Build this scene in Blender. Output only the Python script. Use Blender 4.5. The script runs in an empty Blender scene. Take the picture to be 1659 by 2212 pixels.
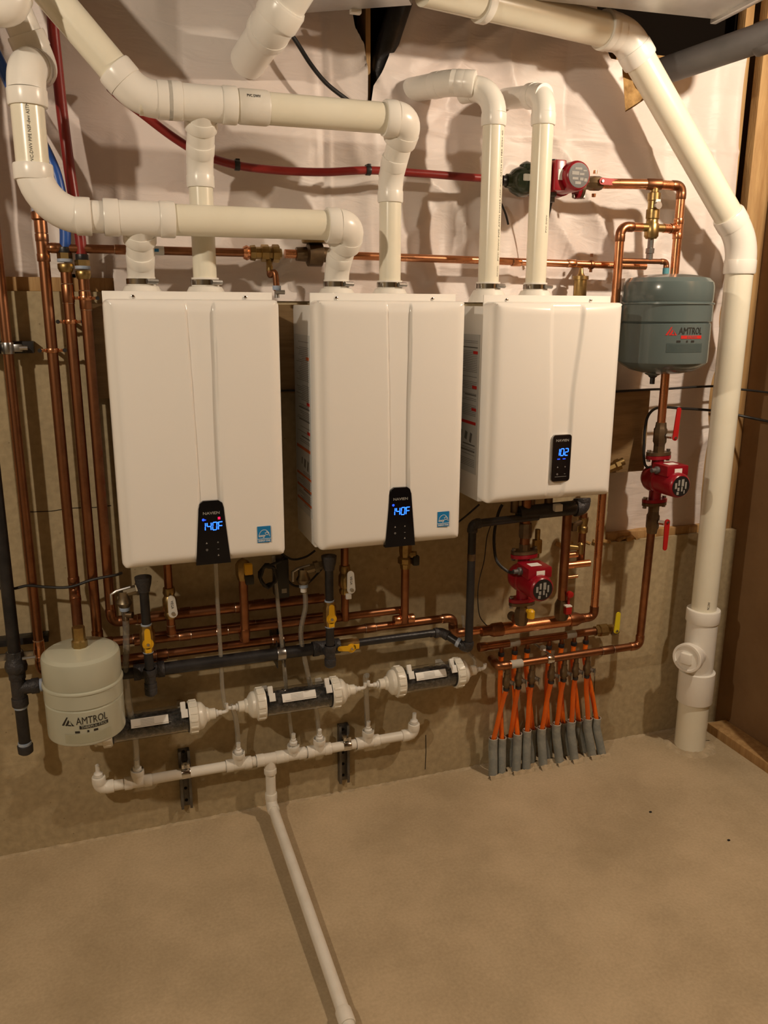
import bpy, bmesh, math, random
from mathutils import Vector as V, Matrix, noise
random.seed(7)
sc = bpy.context.scene
COL = sc.collection
PI = math.pi
# ------------------------------------------------------------------ camera
FPX, IMW, IMH = 1768.26, 1659.0, 2212.0
CAM = V((0, -2.5, 1.686)); YAW, PITCH, ROLL = .3329, .2461, .0045
_F = V((math.sin(YAW)*math.cos(PITCH), math.cos(YAW)*math.cos(PITCH), -math.sin(PITCH)))
_R = V((math.cos(YAW), -math.sin(YAW), 0)); _U = _R.cross(_F)
_c, _s = math.cos(ROLL), math.sin(ROLL)
R2 = _R*_c + _U*_s; U2 = -_R*_s + _U*_c
cd = bpy.data.cameras.new('camera'); cam = bpy.data.objects.new('camera', cd); COL.objects.link(cam)
cd.sensor_fit = 'VERTICAL'; cd.sensor_height = 24; cd.lens = FPX/IMH*24; cd.clip_start = .05
m = Matrix.Identity(4)
for i in range(3):
    m[i][0], m[i][1], m[i][2], m[i][3] = R2[i], U2[i], -_F[i], CAM[i]
cam.matrix_world = m
sc.camera = cam
# ------------------------------------------------------------------ light
w = bpy.data.worlds.new('world'); sc.world = w; w.use_nodes = True
w.node_tree.nodes['Background'].inputs[0].default_value = (1, .80, .60, 1)
w.node_tree.nodes['Background'].inputs[1].default_value = .10
def bulb(n, loc, power, col=(1, .845, .655), size=.035):
    l = bpy.data.lights.new(n, 'POINT'); l.energy = power; l.color = col; l.shadow_soft_size = size
    o = bpy.data.objects.new(n, l); o.location = loc; COL.objects.link(o); return o
bulb('ceiling_bulb', (2.08, -1.25, 2.55), 90)
bulb('ceiling_bulb', (-1.2, -1.9, 2.5), 94)
sc.view_settings.view_transform = 'Standard'; sc.view_settings.look = 'None'
sc.view_settings.gamma = 1; sc.view_settings.use_curve_mapping = False
sc.view_settings.exposure = 0.0
# ------------------------------------------------------------------ sight lines: real positions from measured directions
def ray(u, v):
    return _F + R2*((u-IMW/2)/FPX) + U2*((IMH/2-v)/FPX)
def P(u, v, y=None, z=None, x=None):
    d = ray(u, v)
    if y is not None: t = (y-CAM.y)/d.y
    elif z is not None: t = (z-CAM.z)/d.z
    else: t = (x-CAM.x)/d.x
    return CAM + d*t
def prj(p):
    d = V(p)-CAM; Z = d.dot(_F)
    return IMW/2+FPX*d.dot(R2)/Z, IMH/2-FPX*d.dot(U2)/Z
def Zv(x, y, v):
    z = 1.0
    for _ in range(6): z = P(prj((x, y, z))[0], v, y=y).z
    return z
def Xu(u, y, z):
    x = 1.0
    for _ in range(8): x = P(u, prj((x, y, z))[1], y=y).x
    return x
# ------------------------------------------------------------------ materials
def mat(name, c, rough=.5, metal=0, c2=None, ns=8, bump=0, bs=60, spec=.5, coat=0, emit=None, es=1, contrast=(.35, .65), stretch=None, r2=None):
    m = bpy.data.materials.new(name); m.use_nodes = True; nt = m.node_tree; N = nt.nodes; L = nt.links
    b = N['Principled BSDF']; b.inputs['Base Color'].default_value = (*c, 1)
    b.inputs['Roughness'].default_value = rough; b.inputs['Metallic'].default_value = metal
    b.inputs['Specular IOR Level'].default_value = spec; b.inputs['Coat Weight'].default_value = coat
    b.inputs['Coat Roughness'].default_value = .08
    if emit:
        b.inputs['Emission Color'].default_value = (*emit, 1); b.inputs['Emission Strength'].default_value = es
    tc = N.new('ShaderNodeTexCoord'); mp = N.new('ShaderNodeMapping'); L.new(tc.outputs['Object'], mp.inputs[0])
    if stretch: mp.inputs['Scale'].default_value = stretch
    if c2:
        n = N.new('ShaderNodeTexNoise'); n.inputs['Scale'].default_value = ns; n.inputs['Detail'].default_value = 6
        n.inputs['Roughness'].default_value = .62
        L.new(mp.outputs[0], n.inputs['Vector']); r = N.new('ShaderNodeValToRGB'); L.new(n.outputs['Fac'], r.inputs[0])
        r.color_ramp.elements[0].position = contrast[0]; r.color_ramp.elements[1].position = contrast[1]
        r.color_ramp.elements[0].color = (*c, 1); r.color_ramp.elements[1].color = (*c2, 1)
        L.new(r.outputs[0], b.inputs['Base Color'])
        if r2 is not None:
            q = N.new('ShaderNodeMapRange'); q.inputs['To Min'].default_value = rough; q.inputs['To Max'].default_value = r2
            q.inputs['From Min'].default_value = contrast[0]; q.inputs['From Max'].default_value = contrast[1]
            L.new(n.outputs['Fac'], q.inputs[0]); L.new(q.outputs[0], b.inputs['Roughness'])
    if bump:
        n = N.new('ShaderNodeTexNoise'); n.inputs['Scale'].default_value = bs; n.inputs['Detail'].default_value = 5
        L.new(mp.outputs[0], n.inputs['Vector']); k = N.new('ShaderNodeBump'); k.inputs['Strength'].default_value = bump
        k.inputs['Distance'].default_value = .01; L.new(n.outputs['Fac'], k.inputs['Height']); L.new(k.outputs[0], b.inputs['Normal'])
    return m
def concrete(name, a, b, c, dots=True):
    m = mat(name, a, .85, spec=.3); nt = m.node_tree; N = nt.nodes; L = nt.links; bs = N['Principled BSDF']
    tc = N.new('ShaderNodeTexCoord')
    n1 = N.new('ShaderNodeTexNoise'); n1.inputs['Scale'].default_value = 2.2; n1.inputs['Detail'].default_value = 7; n1.inputs['Roughness'].default_value = .6
    n2 = N.new('ShaderNodeTexNoise'); n2.inputs['Scale'].default_value = 45 if dots else 110; n2.inputs['Detail'].default_value = 6
    vo = N.new('ShaderNodeTexVoronoi'); vo.inputs['Scale'].default_value = 26
    for q in (n1, n2, vo): L.new(tc.outputs['Object'], q.inputs['Vector'])
    r = N.new('ShaderNodeValToRGB'); L.new(n1.outputs['Fac'], r.inputs[0])
    e = r.color_ramp.elements; e[0].position = .3; e[1].position = .7; e[0].color = (*a, 1); e[1].color = (*b, 1)
    mx = N.new('ShaderNodeMix'); mx.data_type = 'RGBA'; mx.blend_type = 'MULTIPLY'; mx.inputs[0].default_value = 1
    r2 = N.new('ShaderNodeValToRGB'); L.new(n2.outputs['Fac'], r2.inputs[0]); e = r2.color_ramp.elements
    e[0].position = .25; e[0].color = (.8, .8, .79, 1) if dots else (.90, .90, .89, 1); e[1].position = .7; e[1].color = (1.06, 1.06, 1.06, 1)
    L.new(r.outputs[0], mx.inputs[6]); L.new(r2.outputs[0], mx.inputs[7])
    # pin holes and spots
    r3 = N.new('ShaderNodeValToRGB'); L.new(vo.outputs['Distance'], r3.inputs[0]); e = r3.color_ramp.elements
    e[0].position = .035; e[0].color = (*c, 1); e[1].position = .075; e[1].color = (1, 1, 1, 1)
    m2 = N.new('ShaderNodeMix'); m2.data_type = 'RGBA'; m2.blend_type = 'MULTIPLY'; m2.inputs[0].default_value = .7 if dots else .15
    L.new(mx.outputs[2], m2.inputs[6]); L.new(r3.outputs[0], m2.inputs[7]); L.new(m2.outputs[2], bs.inputs['Base Color'])
    k = N.new('ShaderNodeBump'); k.inputs['Strength'].default_value = .35 if dots else .18; k.inputs['Distance'].default_value = .006 if dots else .003
    L.new(n2.outputs['Fac'], k.inputs['Height']); L.new(k.outputs[0], bs.inputs['Normal'])
    return m
def clear(name, tint=(.85, .85, .82), gl=.18, rough=.12):
    m = bpy.data.materials.new(name); m.use_nodes = True; nt = m.node_tree; N = nt.nodes; L = nt.links; N.clear()
    o = N.new('ShaderNodeOutputMaterial'); t = N.new('ShaderNodeBsdfTransparent'); g = N.new('ShaderNodeBsdfGlossy'); d = N.new('ShaderNodeBsdfDiffuse')
    t.inputs[0].default_value = (*tint, 1); g.inputs['Roughness'].default_value = rough; d.inputs[0].default_value = (.8, .8, .76, 1)
    lw = N.new('ShaderNodeLayerWeight'); lw.inputs[0].default_value = .35
    ad = N.new('ShaderNodeMath'); ad.operation = 'MULTIPLY_ADD'; ad.inputs[1].default_value = .7; ad.inputs[2].default_value = gl*.4
    L.new(lw.outputs['Facing'], ad.inputs[0])
    a = N.new('ShaderNodeMixShader'); L.new(ad.outputs[0], a.inputs[0]); L.new(t.outputs[0], a.inputs[1]); L.new(g.outputs[0], a.inputs[2])
    b = N.new('ShaderNodeMixShader'); b.inputs[0].default_value = gl; L.new(a.outputs[0], b.inputs[1]); L.new(d.outputs[0], b.inputs[2])
    L.new(b.outputs[0], o.inputs[0]); return m
M = dict(
 concrete=concrete('concrete_wall', (.41, .325, .195), (.48, .39, .24), (.45, .42, .36)),
 floor=concrete('concrete_floor', (.37, .29, .18), (.56, .45, .30), (.8, .75, .7), False),
 mortar=mat('mortar', (.38, .30, .19), .95, c2=(.52, .42, .28), ns=22, bump=.5, bs=60),
 pvc=mat('cream_pvc_pipe', (.80, .76, .62), .25, c2=(.84, .81, .68), ns=5, spec=.5),
 fit=mat('white_pvc_fitting', (.84, .81, .75), .28, c2=(.87, .85, .79), ns=7),
 drain=mat('white_pvc_drain', (.80, .77, .70), .4, c2=(.70, .66, .57), ns=14, contrast=(.45, .8)),
 enamel=mat('white_enamel', (.86, .84, .80), .16, c2=(.87, .85, .81), ns=3, spec=.5),
 casing=mat('casing_paint', (.72, .71, .68), .3),
 copper=mat('copper', (.44, .20, .10), .27, 1, c2=(.20, .085, .042), ns=7, r2=.46, contrast=(.32, .66)),
 copperb=mat('bright_copper', (.80, .38, .20), .2, 1, c2=(.62, .27, .13), ns=12, r2=.35),
 solder=mat('solder', (.62, .48, .38), .3, 1),
 brass=mat('brass', (.52, .37, .15), .3, 1, c2=(.27, .18, .075), ns=14, r2=.45),
 bronze=mat('dull_bronze', (.22, .15, .08), .42, .8, c2=(.12, .08, .05), ns=16),
 iron=mat('black_iron', (.018, .018, .02), .38, .25, c2=(.035, .033, .034), ns=22, bump=.1, bs=90),
 ironf=mat('black_iron_fitting', (.035, .034, .037), .5, .3, c2=(.055, .052, .055), ns=30, bump=.35, bs=120),
 dope=mat('blue_thread_sealant', (.28, .38, .55), .6, c2=(.45, .5, .58), ns=60),
 steel=mat('zinc_steel', (.55, .55, .55), .3, 1, c2=(.35, .35, .35), ns=20),
 dsteel=mat('shade_toned_zinc', (.20, .19, .17), .5, .8, c2=(.12, .11, .10), ns=20),  # zinc colour darkened to paint in the shade of the strut trough
 nickel=mat('dull_nickel', (.36, .30, .21), .38, .9, c2=(.20, .17, .12), ns=18),
 band=mat('clamp_steel', (.42, .40, .37), .16, 1),
 chrome=mat('chrome', (.75, .75, .75), .12, 1),
 galv=mat('galvanised_duct', (.62, .62, .62), .38, .85, c2=(.5, .5, .5), ns=6),
 dgrey=mat('grey_plastic_pipe', (.085, .08, .078), .5, c2=(.11, .10, .10), ns=9),
 conduit=mat('grey_conduit', (.24, .255, .24), .75, c2=(.40, .39, .34), ns=24, contrast=(.45, .8), bump=.2, bs=80),
 dust=mat('grey_dust', (.45, .43, .38), .9),
 pexr=mat('red_tubing', (.21, .014, .012), .35, c2=(.25, .02, .015), ns=10),
 pexb=mat('blue_tubing', (.02, .085, .36), .35),
 pexo=mat('orange_tubing', (.90, .17, .006), .4, c2=(.8, .13, .005), ns=12),
 black=mat('black_plastic', (.012, .012, .012), .4),
 gloss=mat('black_glass', (.004, .004, .006), .06),
 rubber=mat('black_cable', (.01, .009, .009), .5),
 hole=mat('dark_opening', (.01, .008, .006), .9),
 red=mat('red_paint', (.27, .006, .016), .28, c2=(.23, .005, .012), ns=8),
 redh=mat('red_vinyl', (.42, .012, .012), .4),
 yel=mat('yellow_vinyl', (.75, .42, .01), .4),
 yel2=mat('lemon_vinyl', (.72, .60, .02), .4),
 green=mat('dark_green_paint', (.035, .05, .03), .18),
 beige=mat('beige_enamel', (.47, .48, .385), .2, c2=(.49, .50, .40), ns=3),
 grey=mat('grey_enamel', (.095, .125, .125), .18, c2=(.11, .14, .14), ns=3),
 greyd=mat('label_grey', (.065, .09, .09), .3),
 beiged=mat('label_beige', (.42, .42, .31), .3),
 ink=mat('black_ink', (.02, .018, .016), .5),
 inkm=mat('grey_ink', (.13, .125, .12), .6),
 ink2=mat('faint_ink', (.30, .29, .27), .6),
 rink=mat('red_ink', (.55, .02, .015), .5),
 bink=mat('orange_ink', (.50, .10, .02), .5),
 paper=mat('label_paper', (.50, .51, .50), .45),
 wpaper=mat('white_label', (.85, .84, .80), .45),
 blue=mat('blue_label', (.012, .20, .48), .35),
 led=mat('blue_led', (0, .02, .3), .5, emit=(.01, .05, 1), es=3),
 ledw=mat('blue_led_core', (.02, .1, .5), .5, emit=(.02, .13, 1), es=3.6),
 ledr=mat('red_led', (.3, 0, .02), .5, emit=(1, .01, .06), es=2.2),
 wood=mat('spruce_lumber', (.50, .31, .13), .7, c2=(.36, .20, .075), ns=6, stretch=(8, 8, .8), bump=.2, bs=30),
 board=mat('pine_board', (.30, .19, .085), .7, c2=(.20, .12, .05), ns=5, stretch=(1, 8, 9), bump=.15, bs=30),
 kraft=mat('brown_sheathing', (.22, .125, .055), .85, c2=(.27, .16, .075), ns=4),
 joist=mat('joist_wood', (.16, .095, .045), .8, c2=(.22, .13, .06), ns=5), deep=mat('shade_black_sheathing', (.006, .0042, .003), .95, spec=.05),  # deep: near-black colour stands in for the missing light in the joist bay
 insul=mat('tan_insulation', (.55, .34, .13), .95, c2=(.3, .17, .06), ns=25, bump=1, bs=30),
 rock=mat('grey_media', (.018, .017, .018), .8, c2=(.16, .145, .145), ns=60, bump=1, bs=80, contrast=(.42, .72)),
 clear=clear('clear_acrylic', gl=.015, rough=.05), vinyl=clear('clear_vinyl_tube', gl=.14),
 caps=mat('ivory_cap', (.80, .77, .68), .3),
 tag=mat('tag_white', (.75, .74, .70), .5),
 teal=mat('teal_dope', (.08, .28, .34), .5),
)
def sheetmat():
    m = mat('vapour_sheet', (.68, .60, .59), .46, spec=.32); nt = m.node_tree; N = nt.nodes; L = nt.links; b = N['Principled BSDF']
    tc = N.new('ShaderNodeTexCoord'); n = N.new('ShaderNodeTexNoise'); n.inputs['Scale'].default_value = 2.2; n.inputs['Detail'].default_value = 4
    L.new(tc.outputs['Object'], n.inputs['Vector']); r = N.new('ShaderNodeValToRGB'); L.new(n.outputs['Fac'], r.inputs[0]); e = r.color_ramp.elements
    e[0].position = .38; e[1].position = .62; e[0].color = (.70, .60, .56, 1); e[1].color = (.70, .64, .60, 1); L.new(r.outputs[0], b.inputs['Base Color'])
    mp = N.new('ShaderNodeMapping'); mp.inputs['Rotation'].default_value = (0, .5, 0); mp.inputs['Scale'].default_value = (3, 3, 9)
    L.new(tc.outputs['Object'], mp.inputs[0]); n2 = N.new('ShaderNodeTexNoise'); n2.inputs['Scale'].default_value = 2.2; n2.inputs['Detail'].default_value = 5; n2.inputs['Distortion'].default_value = 1.2
    L.new(mp.outputs[0], n2.inputs['Vector']); k = N.new('ShaderNodeBump'); k.inputs['Strength'].default_value = .26; k.inputs['Distance'].default_value = .018
    L.new(n2.outputs['Fac'], k.inputs['Height']); L.new(k.outputs[0], b.inputs['Normal'])
    b.inputs['Coat Weight'].default_value = .06; b.inputs['Coat Roughness'].default_value = .3
    return m
M['sheet'] = sheetmat()
# ------------------------------------------------------------------ mesh helpers
def frame(a):
    a = V(a).normalized(); t = V((0, 0, 1)) if abs(a.z) < .9 else V((0, 1, 0))
    u = a.cross(t).normalized(); return a, u, a.cross(u).normalized()
def lathe(bm, p0, ax, prof, seg=24, turn=0):
    p0 = V(p0); a, u, v = frame(ax); rings = []
    for t, r in prof:
        c = p0+a*t
        if r < 1e-6: rings.append([bm.verts.new(c)])
        else: rings.append([bm.verts.new(c+(u*math.cos(turn+2*PI*i/seg)+v*math.sin(turn+2*PI*i/seg))*r) for i in range(seg)])
    for A, B in zip(rings, rings[1:]):
        for i in range(seg):
            j = (i+1) % seg
            if len(A) == 1 and len(B) == 1: break
            if len(A) == 1: bm.faces.new((A[0], B[i], B[j]))
            elif len(B) == 1: bm.faces.new((A[i], B[0], A[j]))
            else: bm.faces.new((A[i], B[i], B[j], A[j]))
    return bm
def cyl(bm, p0, p1, r, seg=20, r1=None, turn=0):
    d = V(p1)-V(p0); L_ = d.length; r1 = r if r1 is None else r1
    return lathe(bm, p0, d, [(0, 0), (0, r), (L_, r1), (L_, 0)], seg, turn)
def tube(bm, pts, r, seg=12, caps=True):
    pts = [V(p) for p in pts]; n = len(pts); T = []
    for i in range(n):
        a = pts[max(i-1, 0)]; b = pts[min(i+1, n-1)]; T.append((b-a).normalized())
    _, u, _v = frame(T[0]); rings = []
    for i, p in enumerate(pts):
        u = (u-T[i]*u.dot(T[i])).normalized(); v = T[i].cross(u); rr = r[i] if isinstance(r, (list, tuple)) else r
        rings.append([bm.verts.new(p+(u*math.cos(2*PI*k/seg)+v*math.sin(2*PI*k/seg))*rr) for k in range(seg)])
    for A, B in zip(rings, rings[1:]):
        for k in range(seg):
            j = (k+1) % seg; bm.faces.new((A[k], A[j], B[j], B[k]))
    if caps:
        bm.faces.new(rings[0][::-1]); bm.faces.new(rings[-1])
    return bm
def spline(pts, n=8):
    pts = [V(p) for p in pts]; out = []
    for i in range(len(pts)-1):
        p0 = pts[max(i-1, 0)]; p1 = pts[i]; p2 = pts[i+1]; p3 = pts[min(i+2, len(pts)-1)]
        for k in range(n):
            t = k/n
            out.append(.5*((2*p1)+(-p0+p2)*t+(2*p0-5*p1+4*p2-p3)*t*t+(-p0+3*p1-3*p2+p3)*t**3))
    out.append(pts[-1]); return out
def box(bm, c, s, bev=0, rot=None):
    r = bmesh.ops.create_cube(bm, size=1); vs = r['verts']
    for q in vs:
        q.co = V((q.co.x*s[0], q.co.y*s[1], q.co.z*s[2]))
    if bev:
        es = list({e for q in vs for e in q.link_edges})
        rr = bmesh.ops.bevel(bm, geom=es, offset=bev, segments=2, affect='EDGES', profile=.6)
        vs = list({q for q in rr['verts']} | {q for q in vs if q.is_valid})
    for q in vs:
        if rot: q.co = rot @ q.co
        q.co = q.co+V(c)
    return bm
def box2(bm, a, b, bev=0):
    a = V(a); b = V(b); return box(bm, (a+b)/2, (abs(b.x-a.x), abs(b.y-a.y), abs(b.z-a.z)), bev)
def prism(bm, poly, y0, y1):
    A = [bm.verts.new((x, y0, z)) for x, z in poly]; B = [bm.verts.new((x, y1, z)) for x, z in poly]
    bm.faces.new(A); bm.faces.new(B[::-1]); n = len(poly)
    for i in range(n): bm.faces.new((A[i], B[i], B[(i+1) % n], A[(i+1) % n]))
    return bm
def NB(): return bmesh.new()
def mesh(name, bm, ma, sharp=38, off=None):
    bmesh.ops.recalc_face_normals(bm, faces=bm.faces)
    if off is not None: bmesh.ops.translate(bm, verts=bm.verts, vec=-V(off))
    me = bpy.data.meshes.new(name); bm.to_mesh(me); bm.free(); me.materials.append(ma)
    for p in me.polygons: p.use_smooth = True
    me.set_sharp_from_angle(angle=math.radians(sharp)); return me
class Thing:
    """an Empty at the base of a thing; parts are meshes given in world coordinates (or local ones when local=True)"""
    def __init__(s, name, label, cat, base, group=None, local=False, rot=None, kind=None):
        s.o = bpy.data.objects.new(name, None); COL.objects.link(s.o); s.o.empty_display_size = .05
        s.o.location = base; s.base = V(base); s.local = local
        if rot: s.o.rotation_euler = rot
        if kind: s.o['kind'] = kind
        else: s.o['label'] = label; s.o['category'] = cat
        if group: s.o['group'] = group
    def add(s, name, bm, ma, label=None, under=None, kind=None, sharp=38):
        me = mesh(name, bm, M[ma], sharp, None if s.local else s.base)
        return s.link(name, me, label, under, kind)
    def link(s, name, me, label=None, under=None, kind=None):
        o = bpy.data.objects.new(name, me); COL.objects.link(o); o.parent = under or s.o
        if label: o['label'] = label
        if kind: o['kind'] = kind
        return o
def solo(name, bm, ma, label, cat, group=None, base=None, sharp=38, kind=None):
    if base is None:
        zs = min(v.co.z for v in bm.verts); c = sum((v.co for v in bm.verts), V())/len(bm.verts); base = V((c.x, c.y, zs))
    o = bpy.data.objects.new(name, mesh(name, bm, M[ma], sharp, base)); o.location = base; COL.objects.link(o)
    if kind: o['kind'] = kind
    if label: o['label'] = label; o['category'] = cat
    if group: o['group'] = group
    return o
def struct(name, bm, ma, parent=None, off=None):
    o = bpy.data.objects.new(name, mesh(name, bm, M[ma], 38, off)); COL.objects.link(o)
    if parent: o.parent = parent
    else: o['kind'] = 'structure'
    return o
def textbm(s, size, ox=0, oz=0, shear=0, width=None, depth=.0004, bold=0):
    """lettering as mesh in x,z (y = -depth towards the viewer), centred at ox, oz"""
    cu = bpy.data.curves.new('t', 'FONT'); cu.body = s; cu.size = size; cu.align_x = 'CENTER'; cu.align_y = 'CENTER'; cu.shear = shear
    cu.resolution_u = 2; cu.offset = bold; o = bpy.data.objects.new('t', cu); me = bpy.data.meshes.new_from_object(o)
    bm = NB(); bm.from_mesh(me); bpy.data.objects.remove(o); bpy.data.curves.remove(cu); bpy.data.meshes.remove(me)
    xs = [v.co.x for v in bm.verts]; k = 1 if not width else width/(max(xs)-min(xs))
    for v in bm.verts: v.co = V((v.co.x*k+ox, -depth, v.co.y+oz))
    return bm
def join(*bms):
    out = NB()
    for b in bms:
        me = bpy.data.meshes.new('j'); b.to_mesh(me); b.free(); out.from_mesh(me); bpy.data.meshes.remove(me)
    return out
# ------------------------------------------------------------------ pipe work
def elbow(bm, c, a, b, r, hub, hl, t, seg=20):
    c = V(c); a = V(a).normalized(); b = V(b).normalized(); pts = []
    th = math.acos(max(-1, min(1, -a.dot(b))))
    for i in range(11):
        q = i/10
        if abs(a.dot(b)) < .15:
            ce = c+(a+b)*t; f = q*PI/2; pts.append(ce-(b*math.cos(f)+a*math.sin(f))*t)
        else: pts.append((c+a*t)*(1-q)**2+c*2*q*(1-q)+(c+b*t)*q*q)
    tube(bm, pts, r*(1+(hub-1)*.7), seg)
    for d in (a, b):
        k = hl*.12
        lathe(bm, c+d*(t-.001), d, [(0, 0), (0, r*hub-.0005), (k, r*hub), (hl-k, r*hub), (hl, r*hub-k*.4), (hl, 0)], seg)
    return bm
def sleeve(bm, p, d, r, hub, L_, seg=20):
    d = V(d).normalized(); k = L_*.08
    return lathe(bm, V(p)-d*L_/2, d, [(0, 0), (0, r*hub-k*.4), (k, r*hub), (L_-k, r*hub), (L_, r*hub-k*.4), (L_, 0)], seg)
def tee(bm, p, ax, br, r, hub, half, blen, rb=None, hl=None, seg=20):
    p = V(p); ax = V(ax).normalized(); br = V(br).normalized(); rb = rb or r; hl = hl or half*.45; m_ = r*(1+(hub-1)*.6)
    cyl(bm, p-ax*half, p+ax*half, m_, seg)
    for s in (-1, 1): sleeve(bm, p+ax*s*(half-hl/2), ax, r, hub, hl, seg)
    cyl(bm, p, p+br*blen, rb*(1+(hub-1)*.6), seg); sleeve(bm, p+br*(blen-hl*.4), br, rb, hub, hl*.8, seg)
    return bm
STY = dict(pvc=dict(hub=1.16, t=1.5, hl=.85, fm='fit'), cop=dict(hub=1.13, t=1.45, hl=1.5, fm='copper'), iron=dict(hub=1.28, t=1.1, hl=1.0, fm='ironf'), drain=dict(hub=1.22, t=1.2, hl=1.4, fm='drain'))
def run(T, pts, r, ma, st, fm=None, skip=(), seg=20, t=None, under=None):
    """straight pipe parts between the points and an elbow at every inner point"""
    s = STY[st]; pts = [V(p) for p in pts]; tt = (t or s['t'])*r
    for i in range(len(pts)-1):
        a, b = pts[i], pts[i+1]; d = (b-a).normalized()
        if i > 0: a = a+d*tt*.9
        if i < len(pts)-2: b = b-d*tt*.9
        if (b-a).dot(d) > .002: T.add('pipe', cyl(NB(), a, b, r, seg), ma, under=under)
    for i in range(1, len(pts)-1):
        if i in skip: continue
        T.add('elbow', elbow(NB(), pts[i], pts[i-1]-pts[i], pts[i+1]-pts[i], r, s['hub'], s['hl']*r, tt, seg), fm or s['fm'], under=under)
# ================================================================== SETTING
XR = 2.25; ZC = 2.78; SX = 1.735; ZL = 1.722; ZR = .835
b = NB(); box2(b, (-3.2, -6.2, -.12), (2.6, .3, 0)); struct('floor', b, 'floor')
# back wall: poured concrete, stepping down to the right
wb = NB(); box2(wb, (-3.2, 0, 0), (SX, .25, ZL)); box2(wb, (SX, 0, 0), (2.6, .25, ZR)); wall = struct('wall_back', wb, 'concrete')
b = NB(); box2(b, (-3.3, -6.2, 0), (-3.2, .25, ZC+.25)); struct('wall_left', b, 'concrete')
b = NB(); box2(b, (-3.2, -6.3, 0), (2.6, -6.2, ZC+.25)); struct('wall_front', b, 'concrete')
b = NB(); box2(b, (XR+.092, -6.2, 0), (XR+.105, .3, ZC+.25)); wr = struct('wall_right', b, 'kraft')
b = NB(); box2(b, (-3.2, .2, ZR), (2.6, .25, ZC+.25)); struct('wall_back_framing', b, 'deep')
def part_of(parent, name, bm, ma): return struct(name, bm, ma, parent)
ys = [.045, -.415, -.766, -1.17, -1.58, -1.98, -2.39]
part_of(wr, 'bottom_plate', box2(NB(), (XR, -6.1, 0), (XR+.09, -.06, .038), .002), 'wood')
part_of(wr, 'top_plate', box2(NB(), (XR, -6.1, ZC-.04), (XR+.09, .2, ZC)), 'wood')
for i, y in enumerate(ys): part_of(wr, 'stud', box2(NB(), (XR, y-.019, .04 if i else ZR), (XR+.09, y+.019, ZC-.04), .002), 'wood')
part_of(wr, 'stud', box2(NB(), (XR-.035, .09, ZR+.04), (XR+.0, .13, ZC-.04), .002), 'wood')
# ceiling
b = NB(); box2(b, (-3.2, -6.2, ZC+.24), (2.6, .3, ZC+.27)); ce = struct('ceiling', b, 'joist')
for k in range(14):
    x = -3.0+k*.4064; part_of(ce, 'joist', box2(NB(), (x-.019, -6.2, ZC), (x+.019, .2, ZC+.238)), 'joist')
# timber sill on top of the concrete
b = NB(); box2(b, (-3.2, .012, ZL), (SX-.01, .15, ZL+.038), .003); struct('trim_1', b, 'wood')
b = NB(); box2(b, (SX, .012, ZR), (2.24, .15, ZR+.03), .003); struct('trim_2', b, 'wood')
def mound(path, wid, h, seed, st=.006):
    """ragged low mortar ridge laid along a path on the floor"""
    bm = NB(); n = 9; rows = []; P_ = [V(p) for p in path]; pts = []
    for a, b_ in zip(P_, P_[1:]):
        k = max(1, int((b_-a).length/st)); pts += [a.lerp(b_, i/k) for i in range(k)]
    pts.append(P_[-1])
    for i, p in enumerate(pts):
        t = (pts[min(i+1, len(pts)-1)]-pts[max(i-1, 0)]).normalized(); s_ = V((t.y, -t.x, 0)); row = []
        w_ = wid*(.65+.8*abs(noise.noise(p*14+V((0, 0, seed)))))
        for j in range(n):
            q = j/(n-1)*2-1; d_ = (1-q*q)*h*(.5+.9*abs(noise.noise(V((p.x*40, p.y*40+q*2, seed)))))
            row.append(bm.verts.new((p.x+s_.x*q*w_, p.y+s_.y*q*w_, max(0, d_)-.0005)))
        rows.append(row)
    for A, B_ in zip(rows, rows[1:]):
        for j in range(n-1): bm.faces.new((A[j], A[j+1], B_[j+1], B_[j]))
    return bm
struct('trim_3', mound([(-1.6, -.001, 0), (2.25, -.001, 0)], .011, .009, 3), 'mortar')
# thin shrinkage crack lines on the wall and the form joint
b = NB()
pts = [P(60, 1106, y=-.0005), P(110, 1104, y=-.0005), P(150, 1098, y=-.0005), P(205, 1096, y=-.0005), P(240, 1092, y=-.0005)]
tube(b, spline(pts, 4), .0012, 5)
q = P(925, 1300, y=0); tube(b, [(q.x, -.0003, .03), (q.x+.002, -.0003, .10), (q.x, -.0003, .17)], .0014, 5)
q = P(1296, 1300, y=0); tube(b, [(q.x, -.0003, .02), (q.x+.004, -.0003, .2), (q.x, -.0003, .33)], .0011, 5)
struct('wall_crack', b, 'hole', wall)
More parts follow.
